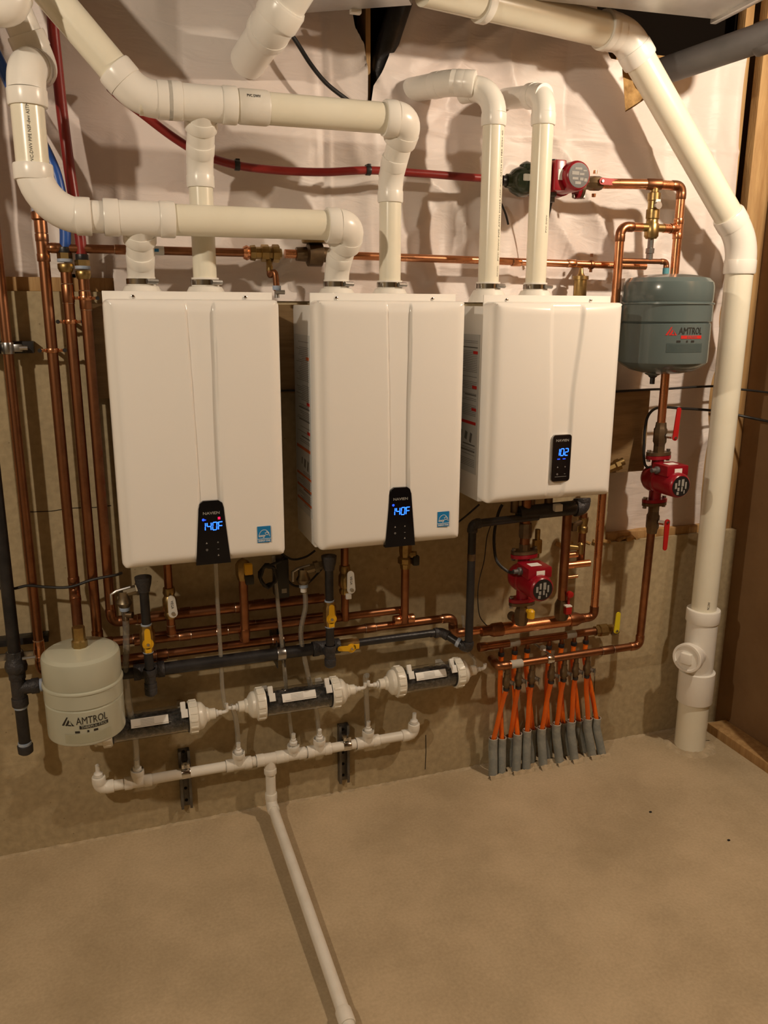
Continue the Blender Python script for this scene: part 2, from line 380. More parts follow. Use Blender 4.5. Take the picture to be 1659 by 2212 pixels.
# ------------------------------------------------------------------ vapour barrier sheet
def sheet():
    bm = NB(); st = .010; x0, x1 = -1.9, 2.2; z1 = ZC-.03; nx = int((x1-x0)/st); nz0 = int((ZR+.02)/st); nz1 = int(z1/st); G = {}
    def PP(l): return [V((p.x, p.z)) for p in [P(u, v, y=.03) for u, v in l]]
    tri = PP([(752, -40), (905, -40), (880, 30), (856, 84), (828, 150), (806, 186), (800, 226), (794, 226), (795, 150), (788, 95), (770, 55)])
    tri2 = PP([(1338, 150), (1420, 185), (1395, 214), (1348, 243)])
    tri3 = PP([(1316, 128), (1400, 150), (1470, 140), (1560, 92), (1640, 60), (1640, -200), (1250, -200), (1290, 60)])
    polys = [tri, tri2, tri3]
    def ins(p, poly):
        c = False; n = len(poly)
        for i in range(n):
            a, b_ = poly[i], poly[(i+1) % n]
            if (a.y > p.y) != (b_.y > p.y) and p.x < (b_.x-a.x)*(p.y-a.y)/(b_.y-a.y)+a.x: c = not c
        return c
    def snap(p):
        best = None; bd = st*.75
        for poly in polys:
            for i in range(len(poly)):
                a, b_ = poly[i], poly[(i+1) % len(poly)]; d = b_-a; t = max(0, min(1, (p-a).dot(d)/d.dot(d))); q = a+d*t
                if (q-p).length < bd: bd = (q-p).length; best = q
        return best if best is not None else p
    def n3(x, z, k): return noise.noise(V((x, z, k)))
    for i in range(nx+1):
        for k in range(nz0, nz1+1):
            x = x0+i*st; z = k*st
            low = ZL-.03 if x > .06 else ZL+.036+.006*n3(x*9, 0, 2)
            if x < SX+.005 and z < low: continue
            ph = ((x-.28) % .406)/.406; bul = -abs(math.sin(ph*PI))**.8*.022*(1 if z > 1.75 else .5)
            wp = n3(x*1.1, z*.9, 3)*1.3
            f = n3(x*1.7+wp, z*1.5-wp, 1)*.030
            dx, dz = x*math.cos(.62)+z*math.sin(.62), -x*math.sin(.62)+z*math.cos(.62)
            am = max(0, n3(x*1.1, z*1.1, 31)+.35)
            am *= 1.5 if x < .65 else .9
            f += -((1-abs(n3(dx*1.1+wp, dz*4.2+wp, 7)))**5)*.056*am
            dx, dz = x*math.cos(-1.05)+z*math.sin(-1.05), -x*math.sin(-1.05)+z*math.cos(-1.05)
            am = max(0, n3(x*1.3+5, z*1.2, 41)+.3)
            f += -((1-abs(n3(dx*1.3-wp, dz*4.6, 21)))**5)*.048*am
            # tight pleats hanging from the staples, in patches
            am = max(0, n3(x*1.6, z*1.4, 51)+.1)
            f += -((1-abs(n3(x*10+wp*.8, z*1.2, 14)))**5)*.024*am
            f += -math.exp(-((z-2.215-.01*n3(x*3, 0, 5))/.010)**2)*.006*(1 if x > .9 else 0)
            xs = .70+.004*n3(z*6, 0, 9); f += -math.exp(-((x-xs)/.006)**2)*.006
            y = min(.062+bul+f, .10)
            if x < SX and z < ZL+.10 and x > .06: y = min(y, -.003+(z-ZL)*.3) if z < ZL+.05 else min(y, .02)
            if x >= SX and 1.05 < z < 1.5: y = max(y, .004)
            y = max(y, -.03)
            p = snap(V((x, z)))
            G[i, k] = bm.verts.new((p.x, y, p.y))
    for i in range(nx):
        for k in range(nz0, nz1):
            q = [(i, k), (i+1, k), (i+1, k+1), (i, k+1)]
            if all(a in G for a in q):
                c = sum((G[a].co for a in q), V())/4; p = V((c.x, c.z))
                if any(ins(p, t) for t in polys): continue
                bm.faces.new([G[a] for a in q])
    bmesh.ops.delete(bm, geom=[v for v in bm.verts if not v.link_faces], context='VERTS')
    bmesh.ops.dissolve_degenerate(bm, dist=.0005, edges=bm.edges)
    return bm
solo('vapor_barrier', sheet(), 'sheet', 'wrinkled milky plastic sheeting covering the framed wall above the concrete', 'plastic sheet', sharp=80)
# rafter-side things showing in the torn gap
q1 = P(796, 190, y=.07)
part_of(wall, 'stud', box2(NB(), (q1.x-.012, .060, ZL+.04), (q1.x+.003, .15, ZC)), 'wood')
solo('insulation_batt', box2(NB(), P(1322, 262, y=.058), P(1425, 140, y=.16), .01), 'insul', 'tan insulation bared by the tear beside the slanting cream pipe', 'insulation')
b = NB(); tube(b, [P(868, 0, y=.04), P(848, 60, y=.05), P(826, 130, y=.075), P(812, 190, y=.11)], .034, 14)
solo('black_pipe', b, 'iron', 'black pipe running up inside the torn gap in the plastic', 'pipe')
# mounting boards
x_a = Xu(650, 0, 1.5)
b = NB(); box2(b, (-.02, -.038, Zv(.5, -.038, 850)), (1.06, -.001, 1.69), .002); solo('mounting_board', b, 'board', 'dark wide timber board fixed to the wall behind the left two boilers', 'board')
b = NB(); q = P(1391, 1017, y=-.038); box2(b, (1.08, -.038, q.z), (q.x, -.001, Zv(q.x, -.038, 842)), .002); solo('mounting_board', b, 'board', 'timber board showing between the right boiler and the red pump', 'board')
b = NB(); q = P(1391, 1017, y=-.02)

# ================================================================== BOILERS
def boiler(x0, zt, H, label, kind, digits, sticker, rlight):
    W, yb, yc, yf = .44, -.042, -.262, -.334
    T = Thing('wall_boiler', label, 'boiler', (x0, 0, zt-H), 'wall hung boilers in a row')
    z0 = zt-H
    # casing
    b = NB(); box2(b, (x0+.004, yb, z0-.006), (x0+W-.006, yc, zt-.012), .004); T.add('casing', b, 'casing')
    T.add('mounting_bracket', box2(NB(), (x0+.05, -.0425, zt-.10), (x0+W-.05, -.038, zt-.05)), 'steel')
    b = NB(); box2(b, (x0+.001, yc-.003, zt-.02), (x0+W-.008, yc+.003, zt+.020), .0015); fl = T.add('top_flange', b, 'enamel')
    for s in (.075, .36):
        p = V((x0+s, yc-.003, zt+.006)); b = NB(); lathe(b, p, (0, -1, 0), [(0, .0052), (.002, .0048), (.003, .003), (.003, 0)], 12); T.add('screw', b, 'chrome', under=fl)
    # cover grid
    def cr(z):
        t = (zt-z)/H
        if kind == 'taper': return .196+.012*t**1.2+.003*math.sin(t*PI), .268-.006*math.sin(t*PI*.8)+.004*t
        return .186+.014*math.sin(min(t*1.6, 1)*PI*.5)**2, .292-.022*math.sin(min(t*1.9, 1)*PI*.5)**2+(.0 if t < .75 else -.018*(t-.75)/.25)
    rc, R = .016, .030
    xs = sorted({0, .002, .005, .009, .014, .02, .027, .035, .045} | {W-a for a in (0, .002, .005, .009, .014, .02, .027, .035, .045)} | {.06+.32*i/110 for i in range(111)})
    zs = sorted({0, .002, .005, .009, .014, .02, .027, .035, .045} | {H-a for a in (0, .002, .005, .009, .014, .02, .027, .035)} | {.06+(H-.1)*i/26 for i in range(27)})
    bm = NB(); G = {}
    for i, s in enumerate(xs):
        for j, t in enumerate(zs):
            ds, dt = min(s, W-s), min(t, H-t); e = min(ds, dt); X, Z = s, t
            if ds < rc and dt < rc:
                cx = rc if s < W/2 else W-rc; cz = rc if t < H/2 else H-rc; dx, dz = (s-cx)/rc, (t-cz)/rc
                L_ = math.hypot(dx, dz); mx = max(abs(dx), abs(dz))
                if L_ > 1e-9: X, Z = cx+dx*mx/L_*rc, cz+dz*mx/L_*rc
                e = rc*(1-mx)
            RR = R if min(s, W-s) < dt else .014
            RR = R if ds <= dt else (.016 if t > H/2 else .024)
            ed = RR*(1-math.sqrt(max(0, 1-((RR-e)/RR)**2))) if e < RR else 0
            bow = .010*(1-((s-W/2)/(W/2))**2)
            a, c = cr(z0+t); w1 = .0055
            def sm(q): q = max(0, min(1, q)); return q*q*(3-2*q)
            rec = sm((s-a)/w1+.5)-sm((s-c)/w1+.5)
            if kind != 'taper': rec = sm((s-a)/.016+.5)-sm((s-c)/.016+.5)
            fade = sm(dt/.02)
            y = yf+ed-bow*sm(e/.03)+.0075*rec*fade
            G[i, j] = bm.verts.new((x0+X, y, z0+Z))
    nx, nz = len(xs), len(zs)
    for i in range(nx-1):
        for j in range(nz-1): bm.faces.new((G[i, j], G[i+1, j], G[i+1, j+1], G[i, j+1]))
    loop = [(i, 0) for i in range(nx)]+[(nx-1, j) for j in range(1, nz)]+[(i, nz-1) for i in range(nx-2, -1, -1)]+[(0, j) for j in range(nz-2, 0, -1)]
    back = [bm.verts.new((G[k].co.x, yc-.004, G[k].co.z)) for k in loop]
    for q in range(len(loop)):
        r_ = (q+1) % len(loop); bm.faces.new((G[loop[q]], back[q], back[r_], G[loop[r_]]))
    bm.faces.new(back)
    T.add('front_cover', bm, 'enamel', sharp=50)
    yp = yf-.0115
    # control panel
    if kind == 'taper':
        cx = x0+.235+(.004 if digits != '140F*' else 0); hw0, hw1, hp = .030, .0465, .176
        pl = [(cx-hw1, z0+.000), (cx+hw1, z0+.000), (cx+hw0+.003, z0+hp-.020), (cx+hw0-.002, z0+hp-.006), (cx+hw0-.010, z0+hp), (cx-hw0+.010, z0+hp), (cx-hw0+.002, z0+hp-.006), (cx-hw0-.003, z0+hp-.020)]
        b = NB(); prism(b, pl, yp, yf+.004); pn = T.add('control_panel', b, 'gloss', 'glossy black tapered panel')
        zt_, zd, hgt = z0+hp-.034, z0+hp-.070, .021
    else:
        c3 = P(1213, 990, y=yp); cx = c3.x; hw0 = .031; hp = .142; pz = c3.z-hp/2
        def rr(hw, zz0, zz1, r_):
            out = []
            for (qx, qz, a0) in ((cx+hw-r_, zz1-r_, 0), (cx-hw+r_, zz1-r_, 90), (cx-hw+r_, zz0+r_, 180), (cx+hw-r_, zz0+r_, 270)):
                for k in range(5): a_ = math.radians(a0+k*22.5); out.append((qx+r_*math.cos(a_), qz+r_*math.sin(a_)))
            return out
        T.add('panel_bezel', prism(NB(), rr(hw0+.0015, pz-.0015, pz+hp+.0015, .009), yp+.0012, yf+.002), 'steel')
        b = NB(); prism(b, rr(hw0, pz, pz+hp, .008), yp, yf+.002); pn = T.add('control_panel', b, 'gloss', 'glossy black oblong panel')
        zt_, zd, hgt = pz+hp-.016, pz+hp-.052, .021
    b = textbm('NAVIEN', .0105, cx, zt_, width=.044, bold=.0002)
    for v in b.verts: v.co.y += yp
    T.add('maker_lettering', b, 'ink2', under=pn)
    # seven segment figures
    SEG = {'0': 'abcdef', '1': 'bc', '2': 'abged', '4': 'fgbc', 'F': 'afge', 'o': 'abfg'}
    b = NB(); w7, g7 = hgt*.5, hgt*.72; txt = digits.replace('*', ''); sh = .08
    tot = g7*(len(txt)-1); X = cx-tot/2
    if kind != 'taper': X += .001
    for ch in txt:
        for s in SEG[ch]:
            t_ = .0024; hh = hgt/2; k = {'a': (0, hh, 1), 'g': (0, 0, 1), 'd': (0, -hh, 1), 'f': (-w7/2, hh/2, 0), 'b': (w7/2, hh/2, 0), 'e': (-w7/2, -hh/2, 0), 'c': (w7/2, -hh/2, 0)}[s]
            sx = sz = 0
            if k[2]: sx, sz = w7-.0014, t_
            else: sx, sz = t_, hh-.0014
            box(b, (X+k[0]+k[1]*sh, yp-.0006, zd+k[1]), (sx, .0008, sz))
        X += g7
    if 'F' in txt:
        Xf = X-g7; lathe(b, (Xf-w7*.55, yp, zd+hgt*.42), (0, -1, 0), [(0, .0022), (.001, .0022), (.001, .0010), (0, .0010)], 10)
    T.add('display_figures', b, 'ledw', under=pn)
    b = NB()
    if kind == 'taper':
        lathe(b, (cx-.022, yp, zd+.019), (0, -1, 0), [(0, .0035), (.0008, .003), (.0008, 0)], 12)
        if digits.endswith('*'): box(b, (cx-.018, yp-.0004, zd+.0185), (.006, .0008, .002))
    else:
        for q in (-.010, .009): box(b, (cx+q, yp-.0004, zd-.021), (.009, .0008, .0022))
    T.add('blue_indicator', b, 'led', under=pn)
    if digits.endswith('*'):
        b = NB()
        for r_ in (.8, -.8): box(b, (cx+.020, yp-.0005, zd+.021), (.0075, .001, .0022), 0, Matrix.Rotation(r_, 3, 'Y'))
        box(b, (cx+.020, yp-.0005, zd+.021), (.006, .001, .006)); T.add('red_indicator', b, 'ledr', under=pn)
    b = NB()
    rows = [(-.016, 0), (.014, 0), (-.016, -.019), (.014, -.019), (.014, -.036)] if kind == 'taper' else [(-.012, 0), (.014, 0), (-.012, -.022), (.014, -.022)]
    for n_, (qx, qz) in enumerate(rows):
        zz = zd-.046+qz
        if n_ % 4 == 0: prism(b, [(cx+qx-.0025, zz-.002), (cx+qx+.0025, zz-.002), (cx+qx, zz+.003)], yp-.0005, yp)
        elif n_ % 4 == 1: box(b, (cx+qx, yp-.0003, zz), (.0045, .0006, .001)); box(b, (cx+qx, yp-.0003, zz), (.001, .0006, .0045))
        elif n_ % 4 == 2: lathe(b, (cx+qx, yp, zz), (0, -1, 0), [(0, .0028), (.0005, .0028), (.0005, .0018), (0, .0018)], 10)
        else: box(b, (cx+qx, yp-.0003, zz), (.0045, .0006, .001))
    if kind != 'taper':
        box(b, (cx, yp-.0003, pz+.014), (.04, .0006, .0008))
    T.add('key_symbols', b, 'ink2', under=pn)
    # efficiency label
    if kind == 'taper':
        ex = x0+.376; ez = z0+.070; ew = .037; ye = yf-.0068
        b = NB(); box(b, (ex, ye, ez), (ew, .0012, .046)); lb = T.add('efficiency_label', b, 'blue', 'blue square label with a white star')
        b = NB(); box(b, (ex, ye-.0008, ez-.0125), (ew, .0006, .0012))
        pts = [(ex+.015*math.cos(a_), ye-.0009, ez-.008+.021*math.sin(a_)) for a_ in [PI*(.02+.96*k/14) for k in range(15)]]
        tube(b, pts, .0006, 6)
        st = []
        for k in range(10):
            rr_ = .0062 if k % 2 == 0 else .0030; a_ = PI/2+k*PI/5; st.append(V((ex+.0075+rr_*math.cos(a_), ye-.0009, ez+.002+rr_*math.sin(a_))))
        tube(b, st+[st[0]], .0007, 5)
        t1 = textbm('energy', .0115, ex-.006, ez-.0035, shear=.4, width=.017, bold=.0002); t2 = textbm('ENERGY STAR', .0068, ex, ez-.0180, width=.033, bold=.0002)
        for tb in (t1, t2):
            for v in tb.verts: v.co.y += ye-.0006
        T.add('label_print', join(b, t1, t2), 'wpaper', under=lb)
    # side label with warning print, on the left flank
    if sticker:
        xsd = x0+.0032; ya, yb2 = -.055, -.243; top = zt-.095; bot = z0+.075
        b = NB(); box2(b, (xsd-.0006, yb2, bot), (xsd+.001, ya, top)); sp = T.add('warning_label', b, 'paper', 'tall grey sheet of warnings on the flank')
        bk, rd, og = NB(), NB(), NB(); z = top-.02; random.seed(int(x0*100)+3); n_ = 0
        Ht = top-bot
        for fr in (.115, .36, .52):
            box2(rd if sticker == 2 or fr > .2 else og, (xsd-.0012, yb2+.010, top-Ht*fr-.009), (xsd-.0004, yb2+.042, top-Ht*fr))
        ht = .62; box2(rd if sticker == 2 else og, (xsd-.0012, yb2+.010, top-Ht*ht-.009), (xsd-.0004, ya-.012, top-Ht*ht))
        pic = (top-Ht*ht-.075, top-Ht*ht-.02)
        for (yy, hh_, ww) in ((-.20, .05, .02), (-.165, .042, .024), (-.13, .035, .012)):
            box(bk, (xsd-.0008, yy, pic[1]-hh_/2-.006), (.0005, ww*.7, hh_*.6), .0, Matrix.Rotation(.25, 3, 'X'))
        if sticker == 1:
            for fr in (.78, .85, .93): box2(og, (xsd-.0012, yb2+.006, top-Ht*fr-.007), (xsd-.0004, ya-.008, top-Ht*fr))
        while z > bot+.02:
            if pic[0] < z < pic[1]+.03: z -= .006; continue
            L_ = random.uniform(.5, 1)
            if random.random() < .12: z -= .010; continue
            bold = random.random() < .06
            if abs(z-(top-Ht*ht)) > .014: box2(bk, (xsd-.0011, yb2+.012, z), (xsd-.0004, yb2+.012+(.155)*L_, z+(.0035 if bold else .0011)))
            z -= .0095 if bold else .0052
        T.add('label_print', bk, 'inkm', under=sp, kind='stuff')
        T.add('label_red_bands', rd, 'rink', under=sp, kind='stuff')
        if sticker == 1: T.add('label_orange_bands', og, 'bink', under=sp, kind='stuff')
        else: og.free()
    return T
XB = (.0217, .5564, 1.0766)
B1 = boiler(XB[0], 1.701, .695, 'large white boiler at the left end of the row reading 140F with a red icon', 'taper', '140F*', 1, 0)
B2 = boiler(XB[1], 1.701, .695, 'large white boiler in the middle of the row reading 140F in blue only', 'taper', '140F', 1, 0)
B3 = boiler(XB[2], 1.700, .5943, 'shorter white boiler at the right end with the oblong black panel reading 102', 'oblong', '102', 2, 0)
# vent collars on the boilers
YV = -.16; RV = .0315
vents = [(XB[0]+.104, 'b1i', B1), (XB[0]+.271, 'b1e', B1), (XB[1]+.106, 'b2i', B2), (XB[1]+.2675, 'b2e', B2), (XB[2]+.0645, 'b3i', B3), (XB[2]+.2265, 'b3e', B3)]
for x, n_, B in vents:
    zt = 1.699
    b = NB(); lathe(b, (x, YV, zt), (0, 0, 1), [(0, 0), (0, .060), (.016, .055), (.036, .044), (.038, .037), (.060, .0365), (.060, 0)], 28); c = B.add('vent_collar', b, 'fit')
    b = NB(); lathe(b, (x, YV, zt+.040), (0, 0, 1), [(0, .0368), (.001, .0388), (.0145, .0388), (.0155, .0368)], 32)
    B.add('band_clamp', b, 'band', under=c)
    b = NB(); cyl(b, (x+.012, YV-.042, zt+.048), (x+.040, YV-.030, zt+.048), .0062, 8); box(b, (x+.022, YV-.036, zt+.048), (.018, .008, .011), .001, Matrix.Rotation(.42, 3, 'Z'))
    B.add('clamp_screw', b, 'steel', under=c)
ZV = 1.735
# ================================================================== PVC VENT PIPES
RM = .0385; YM = -.26
def pvc_tee_drop(T, x, zm, ztop, r=RV):
    """tee on a manifold whose branch slopes back to the riser into the boiler"""
    T.add('tee', tee(NB(), (x, YM, zm), (1, 0, 0), (0, .66, -.75), RM, 1.16, .085, .068, rb=.036, hl=.036, seg=28), 'fit')
    k = V((x, YV, zm-.125)); T.add('reducer', cyl(NB(), V((x, YM, zm)), k, r*1.12, 28), 'fit'); T.add('elbow', elbow(NB(), k, V((x, YM, zm-.012))-k, (0, 0, -1), r, 1.16, .03, .03, 24), 'fit')
    T.add('pipe', cyl(NB(), k-V((0, 0, .03)), (x, YV, ztop), r, 24), 'pvc')
ZM1, ZM2 = 1.896, 2.172
# lower manifold (intake)
xt, xe = vents[0][0], vents[2][0]
T = Thing('intake_vent_pipe', 'white PVC vent line sweeping down the left wall and across above the left two boilers', 'pipe', (xt, YM, ZM1), 'white PVC vent lines')
T.add('pipe', cyl(NB(), (xt+.06, YM, ZM1), (xe-.04, YM, ZM1), RM, 28), 'pvc')
pvc_tee_drop(T, xt, ZM1, ZV)
zx = ZM1
T.add('elbow', elbow(NB(), (xe+.012, YM, zx), (-1, 0, 0), (-.10, .70, -.70), RM*1.04, 1.16, .034, .034, 28), 'fit')
k = V((xe, YV, zx-.115)); T.add('reducer', cyl(NB(), V((xe+.008, YM+.01, zx-.01)), k, RV*1.12, 28), 'fit'); T.add('elbow', elbow(NB(), k, V((xe, YM, zx-.005))-k, (0, 0, -1), RV, 1.17, .03, .035, 24), 'fit')
T.add('pipe', cyl(NB(), k-V((0, 0, .03)), (xe, YV, ZV), RV, 24), 'pvc')
pv = P(72, 370, y=YM).x; cx_ = pv+.13
T.add('pipe', cyl(NB(), (xt-.07, YM, ZM1), (pv+.10, YM, ZM1), RM, 28), 'fit')
T.add('coupling', sleeve(NB(), (P(180, 470, y=YM).x, YM, ZM1), (1, 0, 0), RM, 1.17, .036, 28), 'fit')
b = NB(); pts = []; RB = .105
for i in range(13):
    a_ = i/12*PI/2; pts.append((pv+RB-RB*math.cos(a_), YM, ZM1+RB-RB*math.sin(a_)))
tube(b, pts, RM*1.1, 28); T.add('long_elbow', b, 'fit')
T.add('coupling', sleeve(NB(), (pv, YM, Zv(pv, YM, 372)), (0, 0, 1), RM, 1.17, .036, 28), 'fit')
zt_ = Zv(pv, YM, 205)
T.add('pipe', cyl(NB(), (pv, YM, ZM1+RB), (pv, YM, zt_), RM*.97, 28), 'pvc')
e1 = V((pv+.002, YM, zt_+.065)); d1 = V((.18, .80, .12)).normalized()
T.add('elbow', elbow(NB(), e1, (0, 0, -1), d1, RM, 1.17, .036, .055, 28), 'fit')
e2 = e1+d1*.15; T.add('elbow', elbow(NB(), e2, -d1, (-.35, -.25, .9), RM, 1.17, .036, .05, 28), 'fit')
d2 = V((-.35, -.25, .9)).normalized(); T.add('pipe', cyl(NB(), e2+d2*.05, e2+d2*.7, RM, 28), 'fit')
# stamped lettering on the vertical piece
b = textbm('PVC-DWV PIPE NSF-dwv ASTM', .0105, 0, 0, width=.128)
for v in b.verts:
    a_ = v.co.z/RM; v.co = V((pv+(RM*.97+.0006)*math.sin(-a_+.05), YM-(RM*.97+.0006)*math.cos(-a_+.05), zt_-.088+v.co.x))
T.add('stamped_lettering', b, 'ink')
# small ribs of the tee mark
# upper manifold (exhaust)
xt, xe = vents[1][0], vents[3][0]
T = Thing('exhaust_vent_pipe', 'white PVC vent line slanting from the top left into the upper run', 'pipe', (xt, YM, ZM2), 'white PVC vent lines')
T.add('pipe', cyl(NB(), (xt+.06, YM, ZM2), (xe-.04, YM, ZM2), RM, 28), 'pvc')
xa, xb_ = P(513, 230, y=YM).x, P(580, 235, y=YM).x
T.add('coupling', sleeve(NB(), ((xa+xb_)/2, YM, ZM2), (1, 0, 0), RM, 1.09, xb_-xa, 28), 'drain')
b = textbm('PVC DWV', .010, 0, 0, width=.034, bold=.0002)
for v in b.verts:
    a_ = v.co.z/RM+.45; v.co = V((P(543, 230, y=YM).x+v.co.x, YM-(RM*1.1)*math.cos(a_), ZM2+(RM*1.1)*math.sin(a_)))
T.add('stamped_lettering', b, 'ink')
pvc_tee_drop(T, xt, ZM2, ZV)
T.add('elbow', elbow(NB(), (xe+.012, YM, ZM2), (-1, 0, 0), (-.10, .70, -.70), RM*1.04, 1.16, .034, .034, 28), 'fit')
k = V((xe, YV, ZM2-.135)); T.add('reducer', cyl(NB(), V((xe+.008, YM+.01, ZM2-.01)), k, RV*1.12, 28), 'fit'); T.add('elbow', elbow(NB(), k, V((xe, YM, ZM2-.005))-k, (0, 0, -1), RV, 1.17, .03, .035, 24), 'fit')
T.add('pipe', cyl(NB(), k-V((0, 0, .03)), (xe, YV, ZV), RV, 24), 'pvc')
kx = P(300, 215, y=YM).x; kn = V((kx, YM, ZM2)); dd = (P(110, 0, y=YM)-V((P(278, 190, y=YM).x, YM, ZM2+.012))).normalized()
T.add('pipe', cyl(NB(), kn, (xt-.07, YM, ZM2), RM, 28), 'pvc')
T.add('elbow', elbow(NB(), kn, (1, 0, 0), dd, RM, 1.16, .038, .045, 28), 'fit')
T.add('pipe', cyl(NB(), kn+dd*.04, kn+dd*.75, RM, 28), 'pvc')
b = textbm('D2665\nNSF', .011, 0, 0, width=.024, bold=.0002)
for v in b.verts:
    a_ = v.co.z/RM+.1; v.co = V((P(360, 220, y=YM).x+v.co.x, YM-(RM+.0006)*math.cos(a_), ZM2+(RM+.0006)*math.sin(a_)))
T.add('stamped_lettering', b, 'ink')
# right boiler's two vents, each bending back through the wall
def stamp(T, x, zc, L_, r=RV, ang=.55, s='PVC DWV PIPE ASTM D2665 NSF-dwv ASTM D1785 SCH 40'):
    b = textbm(s if L_ > .1 else 'PVC DWV', .0075, 0, 0, width=L_)
    for v in b.verts:
        a_ = -v.co.z/r+ang; v.co = V((x+(r+.0005)*math.sin(a_), YV-(r+.0005)*math.cos(a_), zc+v.co.x))
    T.add('stamped_lettering', b, 'ink')
x = vents[4][0]; zk = Zv(x, YV, 185)
T = Thing('intake_vent_pipe', 'white PVC vent riser curving left into the wall, nearer the middle boiler', 'pipe', (x, YV, ZV), 'white PVC vent lines')
we = P(862, 200, y=.09); kp = V((x, YV, zk)); dl = (we-kp).normalized()
T.add('pipe', cyl(NB(), (x, YV, ZV), (x, YV, zk-.06), RV, 24), 'pvc')
T.add('elbow', elbow(NB(), kp, (0, 0, -1), V((dl.x, dl.y, 0)), RV, 1.17, .034, .075, 24), 'fit')
p2 = P(975, 178, y=-.09); T.add('coupling', sleeve(NB(), kp+(p2-kp)*.72, p2-kp, RV, 1.15, .045, 24), 'fit')
T.add('pipe', cyl(NB(), kp+(p2-kp)*.55, p2, RV*1.12, 24), 'fit')
T.add('elbow', elbow(NB(), p2, kp-p2, we-p2, RV*1.08, 1.08, .03, .04, 24), 'fit')
T.add('pipe', cyl(NB(), p2+(we-p2)*.2, we, RV*1.1, 24), 'fit')
stamp(T, x, 2.0, .36); stamp(T, x, 1.79, .03)
x = vents[5][0]; zk = Zv(x, YV, 205)
T = Thing('exhaust_vent_pipe', 'white PVC vent riser bending into the wall, nearest the brass and red pump', 'pipe', (x, YV, ZV), 'white PVC vent lines')
kp = V((x, YV, zk)); we = P(1078, 215, y=.09)
T.add('pipe', cyl(NB(), (x, YV, ZV), (x, YV, zk-.05), RV, 24), 'pvc')
T.add('elbow', elbow(NB(), kp, (0, 0, -1), we-kp, RV, 1.17, .034, .05, 24), 'fit')
T.add('pipe', cyl(NB(), kp, we, RV, 24), 'fit')
stamp(T, x, 1.93, .05, ang=.35)
stamp_x = vents[3][0]
# tall waste stack at the right
RS = .046; YS = -.13; xs_ = (P(1600, 545, y=YS).x+P(1512, 1400, y=YS).x+P(1575, 800, y=YS).x)/3
T = Thing('waste_stack', 'thick cream PVC waste stack standing at the right end by the stud wall', 'pipe', (xs_, YS, 0))
zb = Zv(xs_, YS, 1512); zc1 = Zv(xs_, YS, 1340); zk = Zv(xs_, YS, 520)
T.add('pipe', cyl(NB(), (xs_, YS, -.02), (xs_, YS, zb+.02), .0575, 32), 'pvc')
T.add('coupling', lathe(NB(), (xs_, YS, zb), (0, 0, 1), [(0, 0), (0, .066), (.003, .067), (.105, .067), (.125, .067), (.127, .062), (.127, 0)], 32), 'fit')
b = NB(); cyl(b, (xs_, YS, zb+.12), (xs_, YS, zc1), .057, 32); sleeve(b, (xs_, YS, zc1+.022), (0, 0, 1), .05, 1.24, .05, 32)
dcl = V((-.897, -.436, .06)).normalized(); zm_ = Zv(xs_, YS, 1408)
cyl(b, (xs_, YS, zm_), V((xs_, YS, zm_))+dcl*.095, .044, 32); ct = T.add('cleanout_tee', b, 'fit')
p = V((xs_, YS, zm_))+dcl*.085; b = NB(); lathe(b, p, dcl, [(0, 0), (0, .054), (.002, .056), (.022, .056), (.024, .054), (.024, .047), (.019, .045), (.019, 0)], 36)
T.add('cleanout_hub', b, 'fit', under=ct)
a0, u0, v0 = frame(dcl); Rm = Matrix((u0, a0, v0)).transposed()
T.add('plug', box(NB(), p+dcl*.026, (.040, .022, .040), .003, Rm), 'fit', under=ct)
T.add('pipe', cyl(NB(), (xs_, YS, zc1+.02), (xs_, YS, zk-.04), RS, 32), 'pvc')
k1 = V((xs_, YS, zk)); k2 = P(1352, 76, y=YS); k2.y = YS
T.add('elbow', elbow(NB(), k1, (0, 0, -1), k2-k1, RS, 1.15, .045, .065, 32), 'fit')
T.add('pipe', cyl(NB(), k1+(k2-k1)*.06, k2, RS, 32), 'pvc')
lf = V((-1, -.215, .0)); T.add('elbow', elbow(NB(), k2, k1-k2, lf, RS, 1.15, .045, .045, 32), 'fit')
T.add('pipe', cyl(NB(), k2, k2+lf*.72, RS*1.0, 32), 'pvc')
for u_ in (1283, 985):
    tq = .085 if u_ == 1283 else .53; b = NB(); sleeve(b, k2+lf*tq, lf, RS, 1.2, .022, 32); T.add('pipe_hanger', b, 'fit')
b = textbm('PVC-DWV', .012, 0, 0, width=.03)
for v in b.verts:
    a_ = -v.co.z/RS-.35; v.co = V((xs_+(RS+.0006)*math.sin(a_), YS-(RS+.0006)*math.cos(a_), Zv(xs_, YS, 1300)+v.co.x))
T.add('stamped_lettering', b, 'ink')
ring = [(xs_+.070*math.cos(i/24*2*PI), YS+.070*math.sin(i/24*2*PI), 0) for i in range(25)]
T.add('mortar_patch', mound(ring, .034, .011, 9), 'mortar', kind='stuff')
